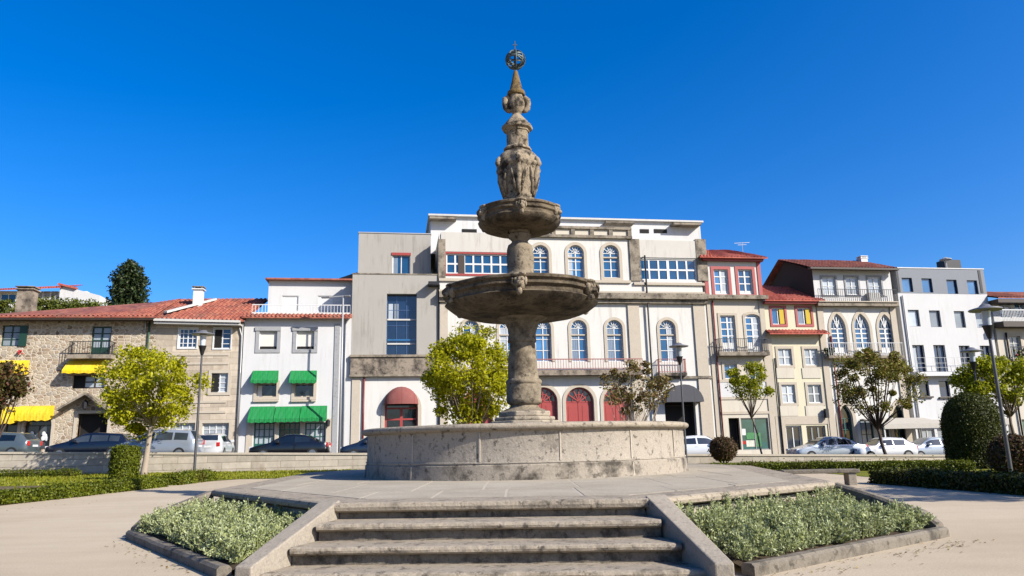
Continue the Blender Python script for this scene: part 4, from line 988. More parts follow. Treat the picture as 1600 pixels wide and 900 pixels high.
h.box('corner_pilaster', 'trim_stone', 0, .35, z, zc-.3, -.06, .02); h.box('corner_pilaster', 'trim_stone', W-.5, W-.15, -.1, z, -.06, .02)
tile_roof(h, (-.1,-.75,zc-.05), (W+.1,-.75,zc-.05), (-.1,.0,zc+.3), (W+.1,0,zc+.3), 'bright_tile', 'tile_ledge')
rp = h.L(1230,445,4)[1]; tile_roof(h, (-.15,-.6,zt-.02), (W+.1,-.6,zt-.02), (-.15,4,rp), (W+.1,4,rp-.2), 'bright_tile')
h.box('eave', 'red_paint', -.1, W+.05, zt-.3, zt-.12, -.45, .05)
h.vpipe(1297, 525, 'pipe_red', .1, .06, -.14)
a = h.L(1292, 645); h.box('wall_lantern', 'iron', a[0]-.35, a[0]-.1, a[1]-.4, a[1]+.3, -.45, -.15)

# --- 8 gothic arched house
h = House('gothic_house', 'white house with pointed gothic windows and red roof next to the grey-topped block', 1284, 1408, 7, yref=560)
W = h.W; zc = h.L(1340,474)[1]; zt = h.L(1330,421)[1]
for px in ((1285,433,1306,461), (1322,433,1341,461), (1357,433,1377,461)): h.win(px, nx=2, nz=2, sur='grey_trim', sw=.14, dep=.12, pane='pale_glass', fw=.1)
for px in ((1299,490,1322,552), (1336,490,1359,552), (1374,491,1396,552)): h.win(px, 'pointed', nx=2, nz=4, sur='trim_stone', sw=.24, fan=True, dep=.18, surz=False, fw=.1, bar=.09, pane='sky_painted_glass', panel=.15)
for px in ((1313,632,1334,705), (1396,632,1418,705)): h.win(px, 'pointed', nx=2, nz=3, frame='teal_paint', pane='dark_glass', sur='trim_stone', sw=.28, dep=.3, surz=False, name='door')
for px in ((1346,655,1366,703), (1374,655,1390,703)): h.win(px, nx=2, nz=2, frame='green_paint', pane='pale_glass', dep=.15, name='shop_window', fw=.12)
h.wall(0, W, -.3, zc, 'warm_white'); h.wall(0, W, zc+.001, zt, 'white_stucco', 0, 'upper_wall')
zr_ = h.L(1325,409,3)[1]+.25; MB().hexa([(-.03,.01,3),(-.03,6.95,3),(-.03,6.95,zt-.1),(-.03,4,zr_),(-.03,.01,zt-.1)], [(-.002,.01,3),(-.002,6.95,3),(-.002,6.95,zt-.1),(-.002,4,zr_),(-.002,.01,zt-.1)]).build('side_wall', 'shade_painted_gable', h.root)
for a in (.0, W-.5): h.box('pilaster', 'trim_stone', a, a+.5, -.1, zc-.3, -.1, .02)
h.box('cornice', 'cornice_stone', -.1, W+.1, zc-.3, zc, -.5, .05)
b_ = h.box('terrace_ledge', 'trim_stone', -.05, W, zc, zc+.08, -.6, .05)
mb = MB(); zr = h.L(1330,454)[1]
for i in range(40): x = W*i/39; mb.box(x-.012, x+.012, -.5, -.475, zc+.08, zr)
mb.box(0, W, -.51, -.465, zr-.02, zr+.02); mb.build('railing', 'iron', b_)
z0 = h.L(1346,556)[1]; b2 = h.box('balcony', 'cornice_stone', .2, W-.2, z0-.25, z0-.05, -.7, .02); mb = MB()
for i in range(36): x = .25+(W-.5)*i/35; mb.box(x-.013, x+.013, -.66, -.635, z0-.05, z0+.95)
mb.box(.2, W-.2, -.67, -.62, z0+.92, z0+.97); mb.build('railing', 'zinc', b2)
mb = MB()
for k in range(40): mb.ell((.4+random.uniform(-.35,.4), -.5+random.uniform(-.1,.1), z0+random.uniform(-.05,.55)), .11, .09, .09, 6, 4)
mb.build('potted_plants', 'conifer_leaf', b2)
a = h.L(1362,466); h.box('air_conditioner', 'off_white', a[0]-.5, a[0]+.5, a[1]-.38, a[1]+.38, -.45, -.02, .03)
e = h.L(1335,419,-.6); rp = h.L(1325,409,3)[1]
rf = tile_roof(h, (-.6,-.7,zt+.02), (W+.3,-.7,zt+.02), (-.6,4,rp+.35), (W+.3,4,rp+.35), 'red_tile'); MB().box(-.6, W+.3, -.8, -.4, zt-.18, zt-.03).build('eave', 'dark_wood', h.root)
MB().add([(-.6,4,rp+.33),(W+.3,4,rp+.33),(W+.3,7.3,zt),(-.6,7.3,zt)], [(0,1,2,3)]).build('roof_back', 'red_tile', h.root)
a = h.L(1347,404,3.4); chimney(h, rf, a[0], 3.4, rp-.3, h.L(1347,401,3.4)[1], .6, .6, 'white_paint', 'white_paint', .05)

# --- 9 modern white block
h = House('modern_block', 'modern white block with dark square windows and grey attic storey', 1411, 1552, 11, yref=520, cat='building')
W = h.W; za = h.L(1470,459)[1]; zt = h.L(1465,420)[1]
for px in ((1410,434,1426,456), (1441,435,1457,457), (1480,437,1496,459), (1512,438,1528,460)): h.win(px, nx=1, nz=1, frame='iron', fw=.04, dep=.18, pane='sky_painted_glass')
for px in ((1420,484,1437,510), (1453,485,1470,511), (1492,486,1508,512), (1525,487,1541,512)): h.win(px, nx=1, nz=1, frame='iron', fw=.04, dep=.2, pane='pale_glass')
for px in ((1428,539,1446,581), (1461,539,1479,582), (1501,540,1518,583), (1534,540,1550,583)): h.win(px, nx=2, nz=1, frame='iron', fw=.05, dep=.25, pane='navy_glass', name='balcony_door')
for px in ((1436,595,1452,619), (1468,595,1484,620), (1508,596,1524,621)): h.win(px, nx=1, nz=1, frame='iron', fw=.04, dep=.2, pane='navy_glass', sill='dark_wood')
for px in ((1441,670,1462,703), (1466,670,1490,703), (1496,670,1520,703), (1526,670,1560,703)): h.win(px, nx=2, nz=1, frame='off_white', fw=.1, dep=.15, pane='teal_glass' if px[0] > 1500 else 'pale_glass', name='shop_window')
h.wall(0, W, -.3, za, 'white_stucco', reveal=.3); h.wall(0, W, za+.001, zt, 'attic_grey', 0, 'attic_wall')
x0, x1, z0, z1 = h.rect(1426,582,1552,588); b_ = h.box('balcony', 'white_paint', .2, W-.1, z0, z1, -.7, .02)
mb = MB(); zr = h.L(1480,560)[1]
for i in range(10): x = .25+(W-.4)*i/9; mb.box(x-.015, x+.015, -.66, -.63, z1, zr)
for zz in (z1+.35, z1+.7, zr): mb.box(.22, W-.12, -.655, -.635, zz-.012, zz+.012)
mb.build('railing', 'zinc', b_)
x0, x1, z0, z1 = h.rect(1436,655,1560,665); h.box('fascia', 'beige_canvas', .3, W, z0, z1, -.25, .02)
for px in (1401, 1530): x = h.L(px, 440)[0]; h.box('attic_slot', 'iron', max(x, .02), max(x, .02)+.22, za+.1, zt-.08, -.03, .02)
h.vpipe(1409, 462, 'zinc', .1, .06, -.1)
h.box('roof_edge', 'zinc', -.04, W+.04, zt, zt+.08, -.04, 11)
a = h.L(1484,416,4); h.box('roof_vent', 'iron', a[0]-.8, a[0]+.8, zt, a[1]+.5, 3.6, 4.6)
a = h.L(1465,412,4); mb = MB().tube([(a[0],3,zt),(a[0],3,a[1]+.1)], .05); mb.lathe([(.02,a[1]+.35),(.5,a[1]+.15),(.5,a[1]+.1)], 12, None, (a[0], 3)); mb.build('roof_cowl', 'zinc', h.root)

# --- 10 house at the right edge
h = House('gallery_house', 'cream house with white glazed gallery and plant-hung balcony at right edge', 1563, 1700, 10, yref=560)
W = h.W; zt = h.L(1580,470)[1]; zb = h.L(1585,503)[1]
x0, x1, z0, z1 = h.rect(1562,481,1700,500); 
for i in range(6): a = 1560+i*24; h.win((a+2,474,a+20,497), nx=2, nz=2, frame='white_paint', pane='sky_painted_glass' if i % 2 else 'pale_glass', dep=.1)
for i in range(3): a = 1578+i*34; h.win((a,525,a+18,560), nx=2, nz=3, frame='off_white', pane='pale_glass', sur='trim_stone', sw=.2, dep=.18)
h.win((1600,655,1625,703), frame='teal_paint', pane='teal_glass', nx=2, nz=2, dep=.2, name='door'); h.win((1640,655,1665,703), frame='teal_paint', pane='teal_glass', nx=2, nz=2, dep=.2, name='door')
h.wall(0, W, -.4, zb-.25, 'cream_stucco'); h.wall(0, W, zb-.249, zt, 'white_stucco', 0, 'upper_wall')
h.box('gallery_floor', 'dark_wood', -.1, W, zb-.55, zb-.1, -1.0, .02)
mb = MB()
for i in range(60): x = W*i/59; mb.box(x-.015, x+.015, -.95, -.92, zb-.1, zb+.85)
mb.box(0, W, -.97, -.9, zb+.8, zb+.88); mb.build('railing', 'white_paint', h.root)
z0 = h.L(1590,562)[1]; b_ = h.box('balcony', 'cornice_stone', .3, W, z0-.2, z0, -.9, .02); mb = MB()
for i in range(50): x = .35+(W-.4)*i/49; mb.box(x-.014, x+.014, -.86, -.83, z0, z0+.95)
mb.box(.3, W, -.87, -.82, z0+.92, z0+.98); mb.build('railing', 'iron', b_)
mb = MB()
for k in range(60): mb.ell((random.uniform(.5,3.5), -.95+random.uniform(-.15,.1), z0+random.uniform(-.3,.8)), .12, .1, .1, 6, 4)
mb.build('potted_plants', 'bush_leaf', b_); mb = MB()
for k in range(16): mb.ell((random.uniform(.5,3), -1.08, z0+random.uniform(-.2,.5)), .07, .07, .07, 6, 4)
mb.build('flowers', 'flower_red', b_)
h.box('ground_floor_band', 'white_stucco', .02, W, .1, h.L(1590,620)[1], -.05, .02) if 0 else None
tile_roof(h, (-.3,-1.1,zt+.1), (W,-1.1,zt+.1), (-.3,4,zt+1.6), (W,4,zt+1.6), 'red_tile'); h.box('eave', 'dark_wood', -.3, W, zt-.35, zt-.05, -1.05, .05)
h.vpipe(1570, 520, 'iron', .1, .07, -.12)

# --- hillside house behind
h = House('hillside_house', 'white villa with red roof on the hill behind the stone house', -130, 158, 10, back=38, yref=470)
W = h.W; zt = h.L(90,447)[1]; z0 = h.L(40,500)[1]
for px in ((0,459,24,475), (54,455,66,468), (68,455,78,468), (80,455,90,468)): h.win(px, nx=2, nz=1, frame='white_paint', pane='sky_painted_glass', dep=.2)
x9 = h.L(96,460)[0]; zp = h.L(158,463)[1]
h.wall(0, x9, -2, h.L(40,455)[1], 'warm_white'); 
MB().hexa([(x9,-.5,-2),(W,-.5,-2),(W,9,-2),(x9,9,-2)], [(x9,-.5,zt),(W,-.5,zp),(W,9,zp),(x9,9,zt)]).build('side_wing', 'white_stucco', h.root)
e = h.L(-130,463)[1]; r0 = h.L(92,444)[1]
rf = tile_roof(h, (0,-1,h.L(-130,460)[1]), (x9+.3,-1,h.L(92,451)[1]), (0,5,h.L(-130,462)[1]+1.5), (x9+.3,5,r0+1.0), 'bright_tile')
MB().bar((x9-.2,-.55,zt+.12),(x9+(W-x9)*.42,-.55,zt+(zp-zt)*.42+.12),.5,.22).build('gable_tiles', 'bright_tile', h.root)
a = h.L(126,451); MB().box(a[0]-.35,a[0]+.35,1,1.8,a[1]-1.2,a[1]-.1).build('chimney', 'white_paint', rf); a = h.L(33,449); MB().box(a[0]-.8,a[0]+.8,1,2,a[1]-1.2,a[1]+.1).build('chimney', 'white_paint', rf)
# the hill it stands on
mb = MB()
for i in range(25):
    x = -140+i*6.0
    for j, (y, k) in enumerate(((66, 0), (76, .55), (84, .9), (94, 1), (130, .9), (200, .4), (300, 0))):
        mb.v.append((x, y, rz(x)-.2+k*9.5*sm(-10, -32, x) if 0 else rz(x)-.2+k*10.5*(1-sm(-34, -8, x))))
for i in range(24):
    for j in range(6): a = i*7+j; mb.f.append((a, a+7, a+8, a+1))
structure(mb.build('hill', 'lawn_base', None, True))

# ------------------------------------------------------------------ trees and shrubs
def crown_points(n, c, rad, clumps, cr, flat=0, seed=0):
    """leaf positions gathered in clumps spread through an uneven crown"""
    g = np.random.default_rng(seed); C = []
    while len(C) < clumps:
        p = g.uniform(-1, 1, 3); d = np.linalg.norm(p)
        if d > 1 or d < .35: continue
        if p[2] < flat-1 : continue
        C.append(p/d*(.45+.62*g.random()**.6))
    C = np.array(C)*rad; k = g.integers(0, clumps, n)
    r_ = g.normal(size=(n,3)); r_ /= np.linalg.norm(r_, axis=1)[:,None]; r_ *= (g.random((n,1))**.45)*cr*(.45+1.0*g.random((clumps,1)))[k]
    r_[:,2] *= .8
    return C[k]+r_+np.array(c), C+np.array(c), r_
def tree(name, label, cat, base, h_tr, c, rad, mat, bark, n=6000, clumps=55, cr=.5, size=.17, r0=.11, lean=(0,0), limbs=9, group=None, stems=1, seed=1, flat=0):
    """base on the ground, crown centre c and radii rad relative to the base"""
    root = thing(name, label, cat, base, 0, group); rd = random.Random(seed)
    P, C, rr = crown_points(n, c, np.array(rad), clumps, cr, flat, seed)
    q = leaf_quads(P, size, .62, rr*.6+np.array([0,0,.35]), .8); quadmesh('crown', q, mat, root)
    mb = MB(); fork = Vector((lean[0], lean[1], h_tr))
    for s in range(stems):
        a = 2*math.pi*s/stems+.5; off = Vector((math.cos(a), math.sin(a), 0))*(.12 if stems > 1 else 0); tp = fork+off*4*(stems > 1)
        pts = [off+(tp-off)*t+Vector((rd.uniform(-.04,.04), rd.uniform(-.04,.04), 0))*(0 < t < 1) for t in (0, .08, .3, .55, .8, 1)]
        pts[0].z = -.1
        mb.tube(pts, [r0*1.5, r0*1.1, r0*.95, r0*.9, r0*.85, r0*.8], 9)
    order = sorted(range(len(C)), key=lambda i: rd.random())[:limbs*3]
    for j, i in enumerate(order):
        e = Vector(C[i]); b = fork if stems == 1 else fork+Vector((math.cos(j*2*math.pi/stems+.5), math.sin(j*2*math.pi/stems+.5), 0))*.48*1
        b = b+Vector((0,0,-rd.uniform(0,.25)*h_tr*.4)); m1 = b.lerp(e, .5)+Vector((0,0,-.12*(e-b).length+.1)); 
        t0 = r0*(.55 if j < limbs else .3)
        mb.tube([b, b.lerp(m1, .6), m1, m1.lerp(e, .6), e], [t0, t0*.8, t0*.6, t0*.4, t0*.18], 6)
    mb.build('trunk', bark, root, True)
    return root
def px_tree(bx, by, cx, cy, rx, ry, name, label, Y=None, **k):
    b = gpt(bx, by) if Y is None else None
    if Y is not None: b = at(bx, by, Y); b.z = gz(b.x, b.y)
    c = at(cx, cy, b.y); s = b.y/F
    rel = c-b; rel.y = 0
    return tree(name, label, 'tree', b, k.pop('h_tr', rel.z*.6), tuple(rel), (rx*s, rx*s*.95, ry*s), **k)
px_tree(224, 743, 233, 609, 71, 63, 'lime_tree', 'bright yellow-green young tree with pale trunk before the ashlar house', mat='lime_leaf', bark='pale_bark', n=15000, clumps=62, cr=.64, size=.15, r0=.14, h_tr=2.6, lean=(.25,0), seed=3)
px_tree(737, 700, 735, 588, 64, 70, 'lime_tree', 'tall bright yellow-green tree just behind the fountain basin', Y=33, mat='lime_leaf', bark='bark', n=19000, clumps=84, cr=.56, size=.14, r0=.13, h_tr=1.7, seed=5)
px_tree(1194, 720, 1172, 595, 33, 32, 'young_tree', 'slim young green tree with thin trunk before the red-trimmed house', mat='green_leaf', bark='bark', n=5200, clumps=32, cr=.42, size=.14, r0=.06, h_tr=2.9, lean=(-.55,0), seed=8)
px_tree(1386, 720, 1367, 597, 64, 48, 'flowering_tree', 'open-branched olive-brown tree before the gothic house', mat='olive_leaf', bark='dark_bark', n=13000, clumps=56, cr=.5, size=.135, r0=.10, h_tr=1.9, lean=(-.3,0), limbs=12, seed=11)
px_tree(988, 700, 988, 606, 50, 36, 'flowering_tree', 'multi-stemmed olive-brown tree right of the fountain column', Y=31, mat='bronze_leaf', bark='pale_bark', n=3400, clumps=36, cr=.32, size=.12, r0=.07, h_tr=1.0, stems=4, limbs=10, seed=13)
px_tree(1590, 722, 1560, 598, 62, 34, 'young_tree', 'spreading light green tree behind the dome topiary at right', Y=37, mat='green_leaf', bark='bark', n=9500, clumps=55, cr=.52, size=.15, r0=.08, h_tr=2.4, limbs=12, seed=17)
px_tree(-14, 735, -2, 606, 36, 36, 'plum_tree', 'purple-leaved small tree cut by the left edge', Y=27, mat='plum_leaf', bark='dark_bark', n=4000, clumps=34, cr=.4, size=.14, r0=.07, h_tr=1.6, seed=19)
# the tree outside the frame whose shade falls on the right-hand path
tree('plane_tree', 'shade tree standing right of the path beyond the frame', 'tree', (16.9, 12.7, 0), 3.0, (0,0,4.6), (2.7,2.7,1.6), 'green_leaf', 'bark', 9000, 46, .6, .17, .14, seed=23)
# dark conifer on the hill
cb = at(200, 470, 80); cb.z -= 6
root = thing('conifer', 'dark green conifer rising behind the stone house roof', 'tree', cb)
P = []; NR = []; top = at(200, 411, 80).z-cb.z; RX = 36*80/F
for lvl in range(26):
    t = lvl/25; z = top*(.25+.75*t); prof = RX*(.16+.92*math.sqrt(max(0, 1-t**1.5)))*(.8+.35*random.random())
    nb = 13 if t < .8 else 8
    for k in range(nb):
        a = 2*math.pi*(k+random.random()*.6)/nb+lvl; L = prof*random.uniform(.75, 1.1); m_ = 46
        s = RNG.random(m_)**.6; px_ = np.stack([np.cos(a)*L*s, np.sin(a)*L*s, z+.18*L*s+RNG.normal(0, .12, m_)-.25*(s**2)], 1)+RNG.normal(0, .13, (m_,3))
        P.append(px_)
P = np.concatenate(P); quadmesh('crown', leaf_quads(P, .34, .45), 'conifer_leaf', root)
MB().tube([(0,0,-1), (0,0,top*.5), (0,0,top)], [.35, .2, .03], 8).build('trunk', 'dark_bark', root, True)
# shrubs behind the stone house
for i, (px, py, rw, rh, lab) in enumerate(((22, 484, 30, 13, 'green garden bush left of the big stone chimney'), (72, 482, 26, 13, 'tallest green garden bush right of the big stone chimney'), (108, 484, 24, 11, 'green garden bush below the white villa wall'), (140, 485, 20, 9, 'small green bush nearest the dark conifer'))):
    c = at(px, py, 74); s = 74/F; root = thing('garden_bush', lab, 'bush', (c.x, c.y, c.z-2.5), 0, 'bushes on the hillside')
    P, C, rr = crown_points(2400, (0,0,2.5), np.array((rw*s, rw*s*.7, rh*s)), 30, .7, 0, 40+i)
    quadmesh('foliage', leaf_quads(P, .26, .6), 'bush_leaf', root); MB().tube([(0,0,-.5), (.05,0,1.2), (0,0,2.6)], [.14,.1,.04], 7).build('stem', 'bark', root)

def shell_leaves(fn, n, size, mat, parent, name='foliage', depth=.07):
    """leaves over a clipped surface; fn(n) gives points and outward directions"""
    P, Nn = fn(n); e_ = RNG.normal(0, depth*.5, (n,1)); m_ = RNG.random((n,1)) < .04; P = P+Nn*np.where(m_, np.abs(e_)*2.6, e_); return quadmesh(name, leaf_quads(P, size, .65, Nn*1.0, .75), mat, parent)
def hedge(label, a, b, w, h_, mat, n, group=None, size=.07):
    a, b = Vector(a), Vector(b); L = (b-a).length; ang = math.atan2(b.y-a.y, b.x-a.x)
    root = thing('hedge', label, 'hedge', (a.x, a.y, gz(a.x, a.y)), ang, group); z1 = gz(b.x, b.y)-gz(a.x, a.y)
    def fn(n):
        s = RNG.random(n); ar = np.array([w*L, h_*L, h_*L, w*h_, w*h_]); f = RNG.choice(5, n, p=ar/ar.sum()); x = s*L; P = np.zeros((n,3)); Nn = np.zeros((n,3)); v = RNG.random(n); g = RNG.random(n)
        for k in range(5):
            m_ = f == k
            if k == 0: P[m_] = np.stack([x, v*w-w/2, np.full(n, h_)], 1)[m_]; Nn[m_] = (0,0,1)
            if k == 1: P[m_] = np.stack([x, np.full(n, -w/2), v*h_], 1)[m_]; Nn[m_] = (0,-1,0)
            if k == 2: P[m_] = np.stack([x, np.full(n, w/2), v*h_], 1)[m_]; Nn[m_] = (0,1,0)
            if k == 3: P[m_] = np.stack([np.zeros(n), v*w-w/2, g*h_], 1)[m_]; Nn[m_] = (-1,0,0)
            if k == 4: P[m_] = np.stack([np.full(n, L), v*w-w/2, g*h_], 1)[m_]; Nn[m_] = (1,0,0)
        wob = np.array([noise.noise(Vector((p[0]*1.3, p[1]*2, p[2]*2)))*.06 for p in P])[:,None]
        P = P+Nn*wob; P[:,2] += z1*P[:,0]/L; return P, Nn
    shell_leaves(fn, n, size, mat, root)
    i_ = .07; MB().hexa([(i_,-w/2+i_,-.05),(L-i_,-w/2+i_,z1-.05),(L-i_,w/2-i_,z1-.05),(i_,w/2-i_,-.05)], [(i_,-w/2+i_,h_-i_),(L-i_,-w/2+i_,z1+h_-i_),(L-i_,w/2-i_,z1+h_-i_),(i_,w/2-i_,h_-i_)]).build('branches', 'dark_hedge_leaf', root)
    return root
hedge('clipped green box hedge along the left path edge', (-14.3, 15.5), (-12.75, 27.2), .5, .30, 'hedge_leaf', 26000)
hedge('short end block of clipped hedge by the platform corner at left', (-12.75, 28.0), (-12.55, 30.8), .7, .36, 'hedge_leaf', 6000)
hedge('low rear hedge along the lawn beneath the left wall', (-44, 35.5), (-21.0, 36.2), .6, .30, 'hedge_leaf', 14000)
hedge('dark shaded hedge bordering the right-hand path', (10.2, 21.2), (11.6, 10.5), .8, .34, 'dark_hedge_leaf', 26000)  # shade on this hedge is also put into its darker leaf colour
hedge('sunlit low hedge behind the stone bench', (8.2, 32.0), (17.2, 28.6), .7, .30, 'hedge_leaf', 13000)
hedge('long low hedge along the lawn edge far right', (17.6, 27.6), (27, 24.6), .7, .38, 'hedge_leaf', 9000)
def topiary(name, label, base, prof, mat, n, size=.08, group=None, stems=False):
    root = thing(name, label, 'topiary', base, 0, group); pr = [Vector((r_, z)) for r_, z in prof]
    seg = [(pr[i], pr[i+1], (pr[i+1]-pr[i]).length*(pr[i].x+pr[i+1].x)) for i in range(len(pr)-1)]; wt = np.array([s[2] for s in seg])
    def fn(n):
        k = RNG.choice(len(seg), n, p=wt/wt.sum()); t = RNG.random(n); a = RNG.uniform(0, 2*math.pi, n); P = np.zeros((n,3)); Nn = np.zeros((n,3))
        for i in range(n):
            p, q, _ = seg[k[i]]; r_ = p.x+(q.x-p.x)*t[i]; z = p.y+(q.y-p.y)*t[i]; d = (q-p).normalized(); nn = (d.y, -d.x)
            P[i] = (r_*math.cos(a[i]), r_*math.sin(a[i]), z); Nn[i] = (nn[0]*math.cos(a[i]), nn[0]*math.sin(a[i]), nn[1])
            P[i] += Nn[i]*noise.noise(Vector(P[i])*1.6)*.04
        return P, Nn
    shell_leaves(fn, n, size, mat, root)
    MB().lathe([(max(.01, r_-.08), z-.04) for r_, z in prof], 24).build('branches', 'dark_hedge_leaf', root, True)
    if stems:
        mb = MB()
        for k in range(9): a = k*.7; mb.tube([(.08*math.cos(a), .08*math.sin(a), -.1), (.3*math.cos(a), .3*math.sin(a), .35), (.45*math.cos(a), .45*math.sin(a), .6)], .025, 6)
        mb.build('stem', 'dark_bark', root)
    return root
b = gpt(1528, 732); H_ = 3.1; topiary('dome_topiary', 'tall dark dome-topped topiary column near the right edge', b, [(.96,0),(1.02,.4),(1.03,1.2),(1.02,1.8),(.97,2.12),(.85,2.46),(.62,2.74),(.33,2.90),(.02,2.95)], 'dark_hedge_leaf', 46000, .06)
b = gpt(193, 750); topiary('cylinder_topiary', 'small flat-topped cylinder topiary in front of the left wall', b, [(.50,0),(.52,.3),(.52,1.25),(.48,1.36),(.02,1.38)], 'hedge_leaf', 8000, .08)
b = gpt(1132, 727); topiary('ball_shrub', 'round reddish clipped ball shrub on the lawn right of the basin', b+Vector((0,0,0)), [(.25,.25),(.5,.42),(.66,.72),(.68,.95),(.56,1.22),(.33,1.38),(.02,1.42)], 'red_shrub_leaf', 7000, .09, stems=True)
b = gpt(1590, 742); topiary('rounded_shrub', 'reddish rounded shrub behind the lamp post at right', b, [(.45,.1),(.66,.35),(.70,.68),(.57,.98),(.32,1.15),(.02,1.2)], 'red_shrub_leaf', 8000, .085, stems=True)

def litter(name, label, segs, n):
    P = []
    for (ax, ay), (bx, by), sp in segs:
        k = n//len(segs); t = RNG.random(k); x = ax+(bx-ax)*t+RNG.normal(0, sp, k); y = ay+(by-ay)*t-np.abs(RNG.normal(0, sp, k)); P.append(np.stack([x, y, 0*x+.008], 1))
    o = quadmesh(name, leaf_quads(np.concatenate(P), .035, .6, np.array([0,0,2.0]), .5), 'litter_leaf'); tag(o, label, 'leaf litter', None, 'stuff')
litter('fallen_leaves', 'scattered dry leaves on the path along the bed kerbs', [((2.3, 7.2), (5.5, 9.7), .22), ((4.0, 8.4), (5.6, 9.5), .10), ((-5.9, 11.4), (-3.1, 7.8), .12), ((-11.8, 18), (-11.6, 27), .4)], 280)
# ------------------------------------------------------------------ lamps and bench
def lamp(label, base, H_, hr, lean=0, seedrot=0):
    root = thing('street_lamp', label, 'lamp post', base, 0, 'disc-topped lamp posts in the garden'); s = hr/.52
    MB().tube([(0,0,-.2),(0,0,.06),(0,0,.08),(0,0,.9),(0,0,H_-1.2*s)], [.10,.10,.06,.056,.042], 12).build('pole', 'lamp_metal', root, True, auto=50)
    z = H_-1.2*s
    MB().lathe([(.05,z),(.07,z+.05),(.17*s,z+.42*s),(.19*s,z+.45*s),(.02,z+.46*s)], 16).build('bracket', 'iron', root, True, auto=40)
    MB().lathe([(.11*s,z+.46*s),(.15*s,z+.95*s),(.02,z+.96*s)], 14).build('lantern', 'pale_glass', root, True, auto=40)
    MB().lathe([(.02,z+1.2*s),(.14*s,z+1.17*s),(.2*s,z+1.1*s),(.50*s,z+1.02*s),(.52*s,z+.99*s),(.50*s,z+.97*s),(.02,z+.965*s)], 28).build('cap_disc', 'grey_metal', root, True, auto=40)
    return root
def px_lamp(label, bx, by, ty, hr, Y):
    b = at(bx, by, Y); t = at(bx, ty, Y); b.z = gz(b.x, b.y); lamp(label, b, t.z-b.z, hr)
px_lamp('grey lamp post beside the bright left tree', 303, 745, 516, .50, 33)
px_lamp('slim dark lamp post just right of the fountain basin', 1073, 722, 535, .52, 39)
px_lamp('largest lamp post standing by the right edge', 1582, 752, 474, .46, 22)
px_lamp('lamp post rising behind the dome topiary', 1541, 700, 542, .50, 36)
b = at(530, 706, 50); root = thing('road_lamp', 'tall thin road lamp with short arms before the white house', 'lamp post', (b.x, b.y, rz(b.x)))
t = at(527, 463, 50).z-rz(b.x); MB().tube([(0,0,-.1),(0,0,t)], [.09,.05], 10).build('pole', 'zinc', root, True)
MB().bar((-1.15,0,t-.05),(.25,0,t+.02),.07).build('arm', 'zinc', root); mb = MB(); mb.box(-1.5,-.9,-.12,.12,t-.12,t); mb.box(.1,.5,-.12,.12,t-.05,t+.06); mb.build('lamp_head', 'grey_metal', root, bevel=.03)
root = thing('stone_bench', 'plain granite bench slab on block legs beside the right hedge', 'bench', (8.25, 20.7, -.04), R(-6))
MB().box(-1.0,1.0,-.24,.24,.36,.46).build('seat', 'kerb_stone', root, bevel=.02)
for x in (-.8, .8): MB().box(x-.11,x+.11,-.2,.2,-.05,.36).build('leg', 'cheek_stone', root, bevel=.02)

